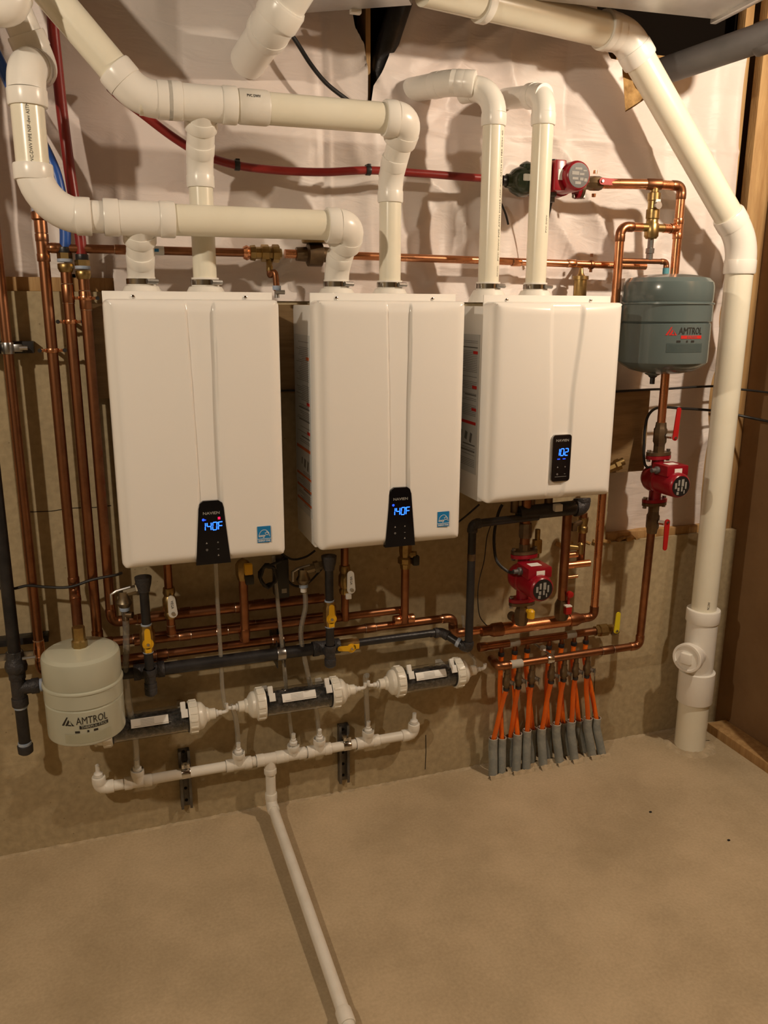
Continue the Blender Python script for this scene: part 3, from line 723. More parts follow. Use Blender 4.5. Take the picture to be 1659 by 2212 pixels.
# overhead pieces
b = NB(); A_, C_ = P(592, 48, y=-.17), P(700, -130, y=-.30); dA = (C_-A_).normalized()
T = Thing('vent_stub', 'short white PVC vent piece at the top, left of the black cable', 'pipe', A_, 'white PVC vent lines')
w0 = A_+V((-.035, .20, -.045))
T.add('pipe', cyl(NB(), A_, A_+dA*.45, .052, 28), 'fit'); T.add('coupling', sleeve(NB(), A_+dA*.03, dA, .052, 1.14, .05, 28), 'fit')
T.add('elbow', elbow(NB(), A_, dA, w0-A_, .052, 1.1, .03, .03, 28), 'fit')
T.add('pipe', cyl(NB(), A_, w0, .050, 28), 'fit')
T = Thing('vent_stub', 'white PVC pipe end at the very top left corner', 'pipe', P(20, 5, y=-.30), 'white PVC vent lines')
A_ = P(30, 12, y=-.36); T.add('elbow', elbow(NB(), A_, (-.3, .2, .9), (-1, -.1, .0), .042, 1.15, .03, .04, 28), 'fit'); T.add('pipe', cyl(NB(), A_+V((-.04, 0, 0)), A_+V((-.5, -.05, 0)), .042, 24), 'fit'); T.add('pipe', cyl(NB(), A_, A_+V((-.15, .1, .45)), .042, 24), 'fit')
T = Thing('sheet_metal_duct', 'flat galvanised duct overhead along the top edge, centre', 'duct', P(760, 22, z=2.5))
p0, p1 = P(600, 33, z=2.46), P(890, 12, z=2.46); d = (p1-p0).normalized(); n_ = V((d.y, -d.x, 0))
ba = NB(); ang = math.atan2(d.y, d.x); box(ba, (p0+p1)/2+n_*.17+V((0, 0, .1)), ((p1-p0).length, .34, .2), .003, Matrix.Rotation(ang, 3, 'Z')); T.add('duct_body', ba, 'galv')
p = P(768, 25, z=2.458); T.add('seam_clip', box(NB(), p, (.03, .02, .012), .003), 'wpaper')
T = Thing('sheet_metal_duct', 'galvanised duct overhead in the top right corner', 'duct', P(1500, 20, z=2.5))
p0, p1 = P(1090, -6, z=2.50), P(1545, 42, z=2.50); d = (p1-p0).normalized(); n_ = V((d.y, -d.x, 0)); ang = math.atan2(d.y, d.x)
ba = NB(); box(ba, (p0+p1)/2+n_*.2+V((0, 0, .11)), ((p1-p0).length, .40, .22), .003, Matrix.Rotation(ang, 3, 'Z')); T.add('duct_body', ba, 'galv')
ba = NB(); box(ba, p1+n_*.2+V((0, 0, .11)), (.02, .42, .24), .003, Matrix.Rotation(ang, 3, 'Z')); T.add('end_flange', ba, 'galv')
T = Thing('grey_pipe', 'dark grey pipe crossing the top right corner above the slanting cream pipe', 'pipe', P(1500, 130, y=-.05))
g0, g1 = P(1400, 165, y=.04), P(1700, 62, y=-.36)
T.add('pipe', cyl(NB(), g0, g1, .042, 24), 'dgrey'); d = (g1-g0).normalized(); T.add('coupling', sleeve(NB(), P(1655, 80, y=-.30), d, .042, 1.12, .06, 24), 'dgrey')
# ================================================================== black cable on the sheet
def cable(name, pts, r, ma, label, cat='cable', group=None, n=8, seg=8):
    return solo(name, tube(NB(), spline(pts, n), r, seg), ma, label, cat, group)
cable('black_cable', [P(600, 30, y=-.06), P(640, 90, y=-.035), P(672, 140, y=-.035), P(705, 180, y=-.035), P(745, 212, y=-.03), P(780, 236, y=-.02)], .0062, 'rubber', 'thick black cable hanging across the sheet at top centre')
# ================================================================== PEX lines
rp = .0115
YP = -.075
pts = [P(238, 190, y=-.03), P(262, 212, y=-.06), P(300, 240, y=YP), P(375, 297, y=YP), P(440, 335, y=YP), P(512, 357, y=YP), P(600, 368, y=YP), P(700, 372, y=YP), P(795, 368, y=YP), P(900, 374, y=YP), P(1000, 382, y=YP), P(1075, 387, y=YP), P(1112, 389, y=YP)]
T = Thing('red_tubing', 'red PEX tube sagging across the sheet to the flanged pump', 'tubing', pts[5])
T.add('tube', tube(NB(), spline(pts, 8), rp, 14), 'pexr')
for u_, v_ in ((512, 357), (795, 368)):
    T.add('cable_clip', join(sleeve(NB(), P(u_, v_, y=YP), (1, .02, 0), rp, 1.25, .014, 12), box(NB(), P(u_, v_-9, y=YP+.01), (.012, .03, .010), .002)), 'black')
# ================================================================== copper generic
RC = .0143
def cthing(name, label, base, cat='pipe', group=None): return Thing(name, label, cat, base, group)
def joint(T, p, d, r=RC, L_=.035, ma='copper', hub=1.13):
    c = T.add('coupling', sleeve(NB(), p, d, r, hub, L_, 20), ma)
    d = V(d).normalized()
    for s in (-1, 1): T.add('solder_ring', lathe(NB(), V(p)+d*s*(L_/2), d, [(-.0012, r*hub*.98), (0, r*hub*1.01), (.0012, r*1.02)], 20), 'solder', under=c)
    return c
def press(T, p, d, r=RC, L_=.05, ma='copper'):
    d = V(d).normalized(); b = NB(); h = L_/2
    lathe(b, V(p)-d*h, d, [(0, 0), (0, r*1.2), (.006, r*1.28), (.012, r*1.2), (.014, r*1.08), (L_-.014, r*1.08), (L_-.012, r*1.2), (L_-.006, r*1.28), (L_, r*1.2), (L_, 0)], 20)
    return T.add('press_coupling', b, ma)
def bell(T, x, y, z, r=RC):
    """wall hanger: flanged ring with two screws"""
    b = NB(); sleeve(b, (x, y, z), (0, 0, 1), r, 1.2, .011, 18); sc_ = T.add('bell_hanger', b, 'copperb')
    b = NB()
    for s in (-1, 1): box(b, (x+s*r*1.6, y, z), (r*1.0, .005, .008), .001)
    box2(b, (x-.004, y, z-.004), (x+.004, 0, z+.004)); T.add('hanger_ear', b, 'copperb', under=sc_)
    b = NB()
    for s in (-1, 1): lathe(b, (x+s*r*2.2, y-.004, z), (0, 1, 0), [(0, 0), (0, .0055), (.008, .0055), (.008, 0)], 10)
    T.add('hanger_screw', b, 'iron', under=sc_)
# left group of vertical copper pipes ------------------------------------
YL = -.075
xC1 = P(113, 757, y=YL).x; xC2 = P(152, 695, y=YL).x; xC3 = P(184, 644, y=YL).x; xC0 = P(20, 745, y=YL).x
TC1 = cthing('copper_riser', 'copper riser feeding the beige tank, with a blue collar at its top', (xC1, YL, .8), group='copper risers on the concrete left of the boilers')
tk = P(176, 1400, y=-.20)
z_t = Zv(xC1, YL, 455)
T = TC1
T.add('pipe', cyl(NB(), (xC1, YL, Zv(xC1, YL, 1265)), (xC1, YL, z_t-.05), RC, 18), 'copper')
b = NB(); lathe(b, (xC1, YL, z_t-.055), (0, 0, 1), [(0, 0), (0, .0165), (.030, .0165), (.034, .0215), (.050, .0215), (.054, .0165), (.054, 0)], 20); cp_ = T.add('pipe_cap', b, 'copper')
T.add('blue_ring', sleeve(NB(), (xC1, YL, z_t+.002), (0, 0, 1), .0165, 1.12, .008, 20), 'dope', under=cp_)
zj = Zv(xC1, YL, 535)
T.add('tee', tee(NB(), (xC1, YL, zj), (0, 0, 1), (1, 0, 0), RC, 1.18, .035, .035, rb=.0115, hl=.02), 'copper')
bell(T, xC1, YL, Zv(xC1, YL, 757))
TX, TY, TR = -.105, -.25, .1035
zt1 = .775
zk = Zv(xC1, YL, 1275)
kp = [V((xC1, YL, zk+.08)), V((xC1, YL, zk)), V((TX+.0, TY, zk-.11)), V((TX, TY, zt1-.01))]
run(T, kp, RC*1.0, 'copper', 'cop')
xr = P(167, 1375, y=TY).x
T.add('adapter', lathe(NB(), (TX, TY, zt1-.012), (0, 0, 1), [(0, 0), (0, .021), (.03, .021), (.034, .017), (.07, .017), (.07, 0)], 8), 'brass')
# upper horizontal copper branch from the riser
yH = -.05
zH = P(900, 546, y=yH).z
T = cthing('copper_branch', 'thin copper line with brass valve bodies running over the boilers below the lower vent', (P(600, 540, y=yH).x, yH, zH))
xR = P(1392, 560, y=yH).x
za = zj
T.add('pipe', cyl(NB(), (xC1+.03, YL, za), (P(545, 540, y=YL).x, YL, za), .0115, 16), 'copper')
xv = P(570, 540, y=YL).x
b = NB(); lathe(b, (P(540, 540, y=YL).x, YL, za), (1, 0, 0), [(0, 0), (0, .020), (.014, .022), (.016, .017), (.03, .017), (.032, .024), (.052, .024), (.054, .019), (.062, .019), (.064, .025), (.082, .025), (.084, .014), (.09, .014), (.09, 0)], 8); vb = T.add('valve_body', b, 'brass')
T.add('press_ring', lathe(NB(), (P(525, 540, y=YL).x, YL, za), (1, 0, 0), [(0, 0), (0, .016), (.01, .021), (.02, .016), (.025, .016), (.03, .0195), (.035, 0)], 16), 'copperb', under=vb)
# small drain tap hanging off the valve body
p = P(582, 560, y=YL-.01); T.add('drain_port', join(cyl(NB(), (p.x, YL, za), (p.x, YL-.01, p.z-.02), .009, 6), sleeve(NB(), (p.x, YL-.01, p.z-.026), (0, 0, 1), .009, 1.1, .016, 12)), 'brass', under=vb)
q0 = V((p.x, YL-.01, p.z-.03)); q1 = P(594, 590, y=YL-.03); q2 = P(598, 628, y=YL-.03); T.add('drain_bend', tube(NB(), spline([q0, q0+V((0, -.006, -.014)), q1, q2], 6), [.009]*19, 14), 'copper', under=vb)
T.add('bend_collar', sleeve(NB(), q2+V((0, 0, .008)), (0, 0, 1), .009, 1.35, .012, 14), 'dope', under=vb)
b = NB(); cyl(b, q2, q2-V((0, 0, .02)), .007, 10); cyl(b, q2+V((-.006, -.012, -.004)), q2+V((.02, -.012, -.004)), .006, 8); T.add('drain_valve', b, 'steel', under=vb)
T.add('pipe', cyl(NB(), (P(615, 540, y=YL).x, YL, za), (P(655, 540, y=YL).x, YL, za), .0125, 16), 'copperb')
xk = P(683, 537, y=YL).x
b = NB(); lathe(b, (xk-.06, YL, za), (1, 0, 0), [(0, 0), (0, .019), (.03, .021), (.035, .034), (.075, .034), (.08, .022), (.11, .02), (.11, 0)], 16); fm_ = T.add('reducing_valve', b, 'bronze')
T.add('valve_bonnet', lathe(NB(), (xk, YL-.02, za+.03), (0, 0, 1), [(0, 0), (0, .045), (.006, .047), (.008, .047), (.010, .02), (.010, 0)], 24), 'brass', under=fm_)
T.add('pipe', cyl(NB(), (xk+.05, YL, za), (P(1395, 562, y=YL).x, YL, za-.012), .0115, 16), 'copperb')
for u_ in (1116, 1235): 
    xx = P(u_, 552, y=YL).x; joint(T, (xx, YL, za-.008), (1, 0, 0), .0115, .03, 'copperb')
b = NB(); xx = P(1278, 553, y=YL).x; sleeve(b, (xx, YL, za-.010), (1, 0, 0), .0115, 1.3, .012); box2(b, (xx-.004, YL, za-.014), (xx+.004, .03, za-.006)); cyl(b, (xx, YL, za+.014), (xx, YL, za+.024), .005, 8); cyl(b, (xx, YL, za-.034), (xx, YL, za-.024), .005, 8); T.add('pipe_hanger', b, 'copper')
b = NB(); xx = P(340, 530, y=YL).x; sleeve(b, (xx, YL, za), (1, 0, 0), .0115, 1.06, .035); lb = T.add('pipe_label', b, 'wpaper'); T.add('label_print', box(NB(), (xx-.006, YL-.0126, za), (.016, .0008, .008)), 'blue', under=lb)
for u_ in (125, 262): joint(T, (P(u_, 535, y=YL).x, YL, za), (1, 0, 0), .0115, .035)
# ---- C2 and C3: PEX to copper risers turning right under the boilers
def pexriser(xc, ztop, zbot, xend, ma, lab, pexpts, hz, yend, cells, grp='copper risers on the concrete left of the boilers'):
    T = cthing('copper_riser', lab, (xc, YL, zbot), group=grp)
    run(T, [(xc, YL, ztop), (xc, YL, zbot), (xend, YL, zbot)], RC*1.02, 'copper', 'cop')
    b = NB(); lathe(b, (xc, YL, ztop), (0, 0, 1), [(0, 0), (0, .0165), (.010, .0205), (.020, .0205), (.022, .019), (.024, 0)], 20); ad = T.add('adapter', b, 'brass')
    T.add('blue_ring', sleeve(NB(), (xc, YL, ztop+.030), (0, 0, 1), .019, 1.05, .008, 20), 'dope', under=ad)
    T.add('adapter_nut', lathe(NB(), (xc, YL, ztop+.033), (0, 0, 1), [(0, 0), (0, .0195), (.016, .0195), (.016, 0)], 6), 'brass', under=ad)
    T.add('crimp_ring', sleeve(NB(), (xc, YL, ztop+.056), (0, 0, 1), .0155, 1.08, .016, 18), 'iron', under=ad)
    joint(T, (xc, YL, ztop-.055), (0, 0, 1), RC, .05)
    bell(T, xc, YL, hz)
    pp = [V((xc, YL, ztop+.045))]+pexpts
    solo('pex_tubing', tube(NB(), spline(pp, 8), .0143, 14), ma, ('blue' if ma == 'pexb' else 'red')+' PEX tube dropping from the top left into a copper riser', 'tubing', 'coloured tubes on the left')
    return T
zh3 = Zv(XB[1]+.05, YL, 1296)
z2 = Zv(.0, YL, 1400-25); z3 = Zv(.05, YL, 1338)
TC2 = pexriser(xC2, Zv(xC2, YL, 588), P(212, 1390, y=YL).z, P(735, 1343, y=YL).x, 'pexb', 'middle copper riser joined to the blue tube and turning right at the bottom', [P(140, 490, y=YL), P(122, 380, y=-.07), P(78, 285, y=-.06), P(36, 212, y=-.05), P(0, 135, y=-.05), P(-60, 10, y=-.05)], Zv(xC2, YL, 695), 0, 0)
TC3 = pexriser(xC3, Zv(xC3, YL, 603), P(255, 1342, y=YL).z, P(700, 1296, y=YL).x, 'pexr', 'copper riser joined to the red tube, next to the left boiler', [P(172, 505, y=YL), P(152, 380, y=-.07), P(135, 250, y=-.06), P(122, 130, y=-.05), P(114, 50, y=-.05), P(108, -60, y=-.05)], Zv(xC3, YL, 644), 0, 0)
# ---- C0 far left copper, plus strut clamp
T = cthing('copper_riser', 'leftmost dark copper riser running down behind the black gas pipe', (xC0, YL, .5), group='copper risers on the concrete left of the boilers')
xq = P(70, 1300, y=YL).x; x0_ = (xC0+xq)/2
zz = Zv(x0_, YL, 1452)
run(T, [(x0_, YL, 2.77), (x0_, YL, zz), (P(95, 1455, y=YL).x+.35, YL, zz)], RC*.95, 'copper', 'cop')
joint(T, (x0_, YL, Zv(x0_, YL, 1400)), (0, 0, 1), RC*.95, .05, 'copperb')
b = NB(); z_ = Zv(x0_, YL, 752); box2(b, (x0_-.10, -.04, z_-.016), (x0_+.062, -.001, z_+.016), .002); s_ = Thing('strut_channel', 'short metal strut with pipe clamps at the left edge, upper', 'bracket', (x0_-.02, 0, z_-.016), 'strut brackets')
s_.add('channel', b, 'iron'); b = NB(); sleeve(b, (x0_, YL, z_), (0, 0, 1), RC, 1.16, .030, 20); box(b, (x0_+.026, YL+.01, z_), (.022, .03, .02), .003); s_.add('clamp', b, 'steel')
b = NB(); sleeve(b, (x0_-.055, YL-.01, z_), (0, 0, 1), .022, 1.1, .030, 20); s_.add('clamp', b, 'steel')
b = NB(); cyl(b, (x0_+.03, YL-.01, z_), (x0_+.05, YL-.01, z_), .006, 8); s_.add('bolt', b, 'steel')
# ---- horizontal copper runs under the boilers
def hrun(name, label, u0, v0, u1, v1, y, r=RC, extra=(), ma='copper'):
    z = (P(u0, v0, y=y).z+P(u1, v1, y=y).z)/2; xa, xb2 = Xu(u0, y, z), Xu(u1, y, z)
    T = cthing(name, label, ((xa+xb2)/2, y, z), group='copper runs under the boilers'); T.z = z
    T.add('pipe', cyl(NB(), (xa, y, z), (xb2, y, z), r, 18), ma); return T, z, xa, xb2
YG = -.06
T4, z4, xa, xb2 = hrun('copper_run', 'lowest long copper run ending in a step down at the dark iron riser', 225, 1425, 952, 1341, -.09, .0143)
k = V((xb2, -.09, z4)); xx = P(978, 1372, y=-.09).x; z5 = P(1030, 1362, y=-.09).z
run(T4, [k, (xx, -.09, z4), (xx, -.09, z5), (P(1068, 1357, y=-.09).x, -.09, z5)], .0143, 'copperb', 'cop')
T5, z5_, xa, xb3 = hrun('copper_run', 'copper run one above the lowest, ending at the centre valve drop', 290, 1375, 866, 1328, -.10, .0125)
T6, z6, xa, xb4 = hrun('copper_run', 'highest copper run beneath the left two boilers', 320, 1326, 690, 1294, -.06, .0125)
for TT, zz_, us in ((T4, z4, (350, 600, 800)), (T5, z5_, (400, 480, 730)), (T6, z6, (400, 560))):
    for u_ in us: joint(TT, (Xu(u_, -.09 if TT is T4 else (-.10 if TT is T5 else -.06), zz_), -.09 if TT is T4 else (-.10 if TT is T5 else -.06), zz_), (1, 0, 0), .0143 if TT is T4 else .0125, .035)
for TT, z_, us in ((TC2, P(212, 1390, y=YL).z, (300, 540)), (TC3, P(255, 1342, y=YL).z, (310, 520))):
    for u_ in us: joint(TT, (Xu(u_, YL, z_), YL, z_), (1, 0, 0), RC, .035)
# ---- valve handles
def lever(T, p, d, L_, wd, ma, under=None, hub='brass', text=None, yv=None):
    """flat lever from the stem at p along unit d, facing the room"""
    p = V(p); d = V(d).normalized(); s = d.cross(V((0, 1, 0))).normalized(); poly = []
    n = 8
    for k in range(n+1): a_ = -PI/2+PI*k/n; poly.append(p+d*(L_-wd/2)+d*math.cos(a_)*wd/2+s*math.sin(a_)*wd/2)
    for k in range(n+1): a_ = PI/2+PI*k/n; poly.append(p+d*math.cos(a_)*wd*.62+s*math.sin(a_)*wd*.62)
    bm = NB(); A = [bm.verts.new(q) for q in poly]; B = [bm.verts.new(q-V((0, .004, 0))) for q in poly]
    bm.faces.new(A); bm.faces.new(B[::-1]); m_ = len(A)
    for i in range(m_): bm.faces.new((A[i], B[i], B[(i+1) % m_], A[(i+1) % m_]))
    o = T.add('handle', bm, ma, under=under)
    if not under: T.add('handle_nut', lathe(NB(), p-V((0, .003, 0)), (0, -1, 0), [(0, 0), (0, wd*.30), (.005, wd*.28), (.005, 0)], 6), 'steel', under=o)
    if text:
        t = textbm(text, wd*.5, 0, 0, width=L_*.45)
        for v in t.verts: v.co = p+d*(L_*.5)-d*v.co.x+s*(-v.co.z)-V((0, .0046, 0))
        T.add('handle_lettering', t, 'ink', under=o)
    return o
def vcop(u, v0, v1, y, r, label, name='copper_drop', group='copper drops from the boilers', ma='copper'):
    vm = (v0+v1)/2; x = P(u, vm, y=y).x; z0, z1 = Zv(x, y, v1), Zv(x, y, v0)
    T = cthing(name, label, (x, y, z0), group=group); T.add('pipe', cyl(NB(), (x, y, z0), (x, y, z1), r, 18), ma); T.x, T.y = x, y; T.Z = lambda v, x=x, y=y: Zv(x, y, v); return T
zun = 1.0
T = vcop(366, 1215, 1375, -.11, .0125, 'copper drop with a white lever under the left boiler')
p = (T.x, T.y, T.Z(1300)); T.add('valve_body', lathe(NB(), V(p)-V((0, 0, .05)), (0, 0, 1), [(0, 0), (0, .0165), (.012, .019), (.02, .015), (.03, .021), (.06, .021), (.07, .015), (.08, .019), (.095, .0165), (.095, 0)], 16), 'brass')
lever(T, (T.x+.006, T.y-.028, T.Z(1318)), (-.05, 0, 1), .056, .0215, 'tag', text='VIEGA')
joint(T, (T.x, T.y, T.Z(1360)), (0, 0, 1), .0125, .03)
T = vcop(527, 1215, 1385, -.14, .0135, 'copper drop with an amber and black valve under the left boiler')
p = V((T.x, T.y, T.Z(1232))); T.add('valve_body', lathe(NB(), p-V((0, 0, .03)), (0, 0, 1), [(0, 0), (0, .016), (.02, .022), (.05, .022), (.06, .016), (.07, 0)], 8), 'brass')
T.add('valve_knob', box(NB(), p+V((.012, -.03, .012)), (.024, .02, .034), .004), 'yel'); T.add('valve_knob', box(NB(), p+V((.014, -.032, -.020)), (.026, .02, .030), .005), 'black')
run(T, [(T.x, T.y, T.Z(1360)), (T.x, T.y, T.Z(1383)), (T.x, -.02, T.Z(1383))], .0135, 'copper', 'cop')
T = vcop(745, 1180, 1340, -.11, .0125, 'copper drop with a white lever under the middle boiler')
p = V((T.x, T.y, T.Z(1250))); T.add('valve_body', lathe(NB(), p-V((0, 0, .05)), (0, 0, 1), [(0, 0), (0, .0165), (.012, .019), (.02, .015), (.03, .021), (.06, .021), (.07, .015), (.08, .019), (.095, .0165), (.095, 0)], 16), 'brass')
lever(T, (T.x+.012, T.y-.028, T.Z(1268)), (-.03, 0, 1), .062, .0215, 'tag', text='VIEGA'); T.add('pipe_clip', box(NB(), (T.x+.006, T.y-.02, T.Z(1284)), (.018, .01, .018), .002), 'tag')
T = vcop(875, 1180, 1345, -.12, .0135, 'copper drop with a brass valve and black knob under the middle boiler')
p = V((T.x, T.y, T.Z(1205))); T.add('valve_body', lathe(NB(), p-V((0, 0, .035)), (0, 0, 1), [(0, 0), (0, .017), (.015, .019), (.02, .026), (.035, .026), (.04, .019), (.06, .022), (.09, .022), (.09, 0)], 8), 'brass')
T.add('valve_knob', box(NB(), p+V((.028, -.02, -.005)), (.022, .022, .034), .006), 'black'); T.add('valve_body', cyl(NB(), p+V((0, 0, .012)), p+V((.03, -.02, .014)), .012, 8), 'brass')
T.add('tee', tee(NB(), (T.x, T.y+.01, T.Z(1340)), (1, 0, 0), (0, 0, 1), .0143, 1.15, .035, .04, hl=.02), 'copperb')
# relief valves with clear hoses
def relief(u, v, y, label):
    p = P(u, v, y=y); T = Thing('relief_valve', label, 'valve', p-V((0, 0, .04)), 'brass relief valves under the boilers')
    b = NB(); lathe(b, p-V((0, 0, .045)), (0, 0, 1), [(0, 0), (0, .014), (.01, .021), (.016, .023), (.03, .016), (.05, .016), (.05, 0)], 16); T.add('valve_body', b, 'nickel')
    b = NB(); cyl(b, p, p+V((.065, .0, .012)), .014, 8); lathe(b, p+V((.035, 0, .006)), (1, 0, .18), [(0, 0), (0, .019), (.014, .019), (.014, 0)], 6); T.add('valve_neck', b, 'nickel')
    b = NB(); tube(b, [p+V((-.035, -.008, -.03)), p+V((-.035, -.006, .0)), p+V((-.02, -.004, .008)), p+V((.02, -.004, .016))], .0045, 8); T.add('test_lever', b, 'steel')
    T.add('outlet_collar', sleeve(NB(), p-V((0, 0, .048)), (0, 0, 1), .013, 1.12, .014, 16), 'dope')
    return T, p
T, p = relief(267, 1280, -.14, 'tarnished brass relief valve left of the left boiler gas drop')
T.add('outlet_stub', join(cyl(NB(), p-V((0, 0, .085)), p-V((0, 0, .05)), .010, 14), cyl(NB(), p-V((0, 0, .068)), p+V((.02, -.01, -.068)), .010, 10)), 'bronze')
T, p = relief(655, 1232, -.14, 'tarnished brass relief valve left of the middle boiler gas drop')
T.add('outlet_stub', cyl(NB(), p-V((0, 0, .07)), p-V((0, 0, .05)), .010, 14), 'tag')
# condensate hoses
def hose(pts, label, r=.0065): return cable('clear_hose', pts, r, 'vinyl', label, 'hose', 'clear condensate hoses')
hose([P(268, 1310, y=-.14), P(272, 1345, y=-.14), P(273, 1400, y=-.13), P(272, 1450, y=-.12), P(280, 1530, y=-.11), P(293, 1600, y=-.10), P(296, 1668, y=-.06)], 'clear hose from the left relief valve down towards the drain line', .0095)
hose([P(466, 1215, y=-.14), P(470, 1300, y=-.13), P(476, 1400, y=-.12), P(480, 1480, y=-.11), P(486, 1528, y=-.10)], 'clear hose hanging under the left boiler panel')
hose([P(590, 1200, y=-.13), P(596, 1260, y=-.13), P(604, 1340, y=-.12), P(612, 1420, y=-.11), P(622, 1520, y=-.06), P(632, 1600, y=-.055)], 'clear hose passing the black adapter between the left boilers')
hose([P(657, 1265, y=-.14), P(660, 1310, y=-.13), P(650, 1370, y=-.12), P(664, 1450, y=-.11), P(684, 1540, y=-.06), P(689, 1590, y=-.055)], 'clear hose from the middle relief valve down to the drain line', .008)
hose([P(795, 1460, y=-.10), P(790, 1462, y=-.10), P(791, 1490, y=-.08), P(793, 1540, y=-.06), P(794, 1575, y=-.055)], 'clear hose bending down beside the right filter tube', .0095)
hose([P(500, 1525, y=-.10), P(508, 1545, y=-.08), P(513, 1580, y=-.06), P(515, 1615, y=-.055)], 'clear hose dropping left of the middle filter tube', .0085)
hose([P(1028, 1452, y=-.10), P(1026, 1430, y=-.10), P(1022, 1420, y=-.10), P(1010, 1400, y=-.08), P(1000, 1330, y=-.08)], 'clear hose rising behind the iron riser from the right filter tube', .0065)
# ================================================================== GAS PIPING
YA = -.115
T = Thing('gas_pipe', 'black iron gas main with drops and yellow valves running below the boilers', 'pipe', P(500, 1430, y=YA))
xg0 = P(22, 1440, y=YA).x; RG = .0165
zm0 = P(600, 1410, y=YA).z; zgL = zm0
xg_t1 = P(325, 1460, y=YA).x; xg_t2 = P(700, 1402, y=YA).x
zg = (P(480, 1430, y=YA).z+P(600, 1410, y=YA).z)/2
RG2 = .0205
xr_ = P(40, 1485, y=YA).x
T.add('pipe', cyl(NB(), (xr_, YA, zg-.0), (xg_t1, YA, zg), RG, 20), 'iron')
T.add('pipe', cyl(NB(), (xg_t1, YA, zg), (xg_t2, YA, zg), RG2*.95, 20), 'iron')
# left riser with tee, sediment leg and cap
T.add('pipe', cyl(NB(), (xr_, YA, zg), (xr_, YA, 2.77), RG*1.05, 20), 'iron')
T.add('tee', tee(NB(), (xr_, YA, zg), (0, 0, 1), (1, 0, 0), RG, 1.38, .055, .055, hl=.026), 'ironf')
b = NB(); zz = Zv(xr_, YA, 1432); lathe(b, (xr_, YA, zz-.05), (0, 0, 1), [(0, 0), (0, .022), (.02, .022), (.025, .028), (.04, .031), (.055, .028), (.06, .024), (.085, .024), (.085, 0)], 8); T.add('union', b, 'ironf')
zcap = Zv(xr_, YA, 1620)
T.add('pipe', cyl(NB(), (xr_, YA, zcap), (xr_, YA, zg), RG*1.02, 20), 'iron')
T.add('pipe_cap', lathe(NB(), (xr_, YA, zcap-.012), (0, 0, 1), [(0, 0), (0, .014), (.006, .021), (.028, .022), (.030, .019), (.030, 0)], 20), 'ironf')
for z_ in (zcap+.022, zg-.058, zg+.060): T.add('sealant_ring', sleeve(NB(), (xr_, YA, z_), (0, 0, 1), RG, 1.14, .010, 20), 'dope')
T.add('sealant_ring', sleeve(NB(), (xr_+.060, YA, zg), (1, 0, 0), RG, 1.14, .008, 20), 'dope')
def gasdrop(xt_, y, ux, vtop, vvalve, vcap, hv):
    x = P(ux, (vtop+vcap)/2, y=y).x; zt, zv, zc = Zv(x, y, vtop), Zv(x, y, vvalve), Zv(x, y, vcap)
    T.add('pipe', cyl(NB(), (x, y, zc), (x, y, zt), .0133, 20), 'iron')
    T.add('tee', tee(NB(), (x, y, zg-.004), (0, 0, 1), (0, 1, 0), .0133, 1.38, .032, abs(y-YA)+.01, hl=.02), 'ironf')
    T.add('tee', tee(NB(), (x, YA, zg), (1, 0, 0), (0, -1, 0), RG2*.95, 1.26, .045, .035, rb=.0133, hl=.02), 'ironf')
    T.add('pipe_cap', lathe(NB(), (x, y, zc-.014), (0, 0, 1), [(0, 0), (0, .011), (.006, .018), (.026, .019), (.030, .017), (.030, 0)], 20), 'ironf')
    for z_ in (zc+.02, zv+.042, zv-.042): T.add('sealant_ring', sleeve(NB(), (x, y, z_), (0, 0, 1), .0133, 1.16, .006, 20), 'dope')
    vb = T.add('valve_body', lathe(NB(), (x, y, zv-.04), (0, 0, 1), [(0, 0), (0, .018), (.012, .018), (.018, .0215), (.062, .0215), (.068, .018), (.08, .018), (.08, 0)], 8), 'brass')
    lever(T, (x, y-.024, zv-.010), (0, 0, 1), .048, .016, 'yel'); b = NB(); lathe(b, (x, y-.021, zv-.010), (0, -1, 0), [(0, 0), (0, .016), (.004, .016), (.004, 0)], 20); box(b, (x, y-.023, zv-.030), (.018, .004, .016), .001); T.add('handle_plate', b, 'yel')
    lathe_b = NB(); lathe(lathe_b, (x, y, zt-.028), (0, 0, 1), [(0, 0), (0, .0165), (.008, .0175), (.022, .0215), (.04, .024), (.045, .024), (.045, 0)], 18); T.add('reducer', lathe_b, 'ironf')
    return x
YD = -.165
gasdrop(xg_t1, YD, 318, 1258, 1378, 1493, 0)
gasdrop(xg_t2, YD, 712, 1212, 1325, 1432, 0)
# clamp, valve and thinner run to the right
xh = P(607, 1410, y=YA).x
hg = Thing('pipe_hanger', 'metal strap hanger gripping the black gas main between the two gas drops', 'bracket', (xh, 0, zg), 'pipe hangers')
b = NB(); sleeve(b, (xh, YA, zg), (1, 0, 0), RG2, 1.1, .026, 24); hg.add('clamp', b, 'steel'); b = NB()
for s in (-.012, .012): box2(b, (xh+s-.0015, YA, zg-.05), (xh+s+.0015, -.001, zg+.04))
hg.add('channel', b, 'iron')
hg = Thing('strut_channel', 'horizontal metal struts holding pipes left of the beige tank', 'bracket', (xr_-.05, 0, P(40, 1400, y=-.02).z), 'strut brackets')
for v_, a_ in ((1385, 105), (1402, 75)):
    z_ = P(40, v_, y=-.04).z; b = NB(); box2(b, (xr_-.6, -.042 if v_ == 1385 else -.09, z_-.012), (P(a_, v_, y=-.04).x, -.001 if v_ == 1385 else -.08, z_+.008), .001); hg.add('channel', b, 'iron' if v_ == 1385 else 'steel')
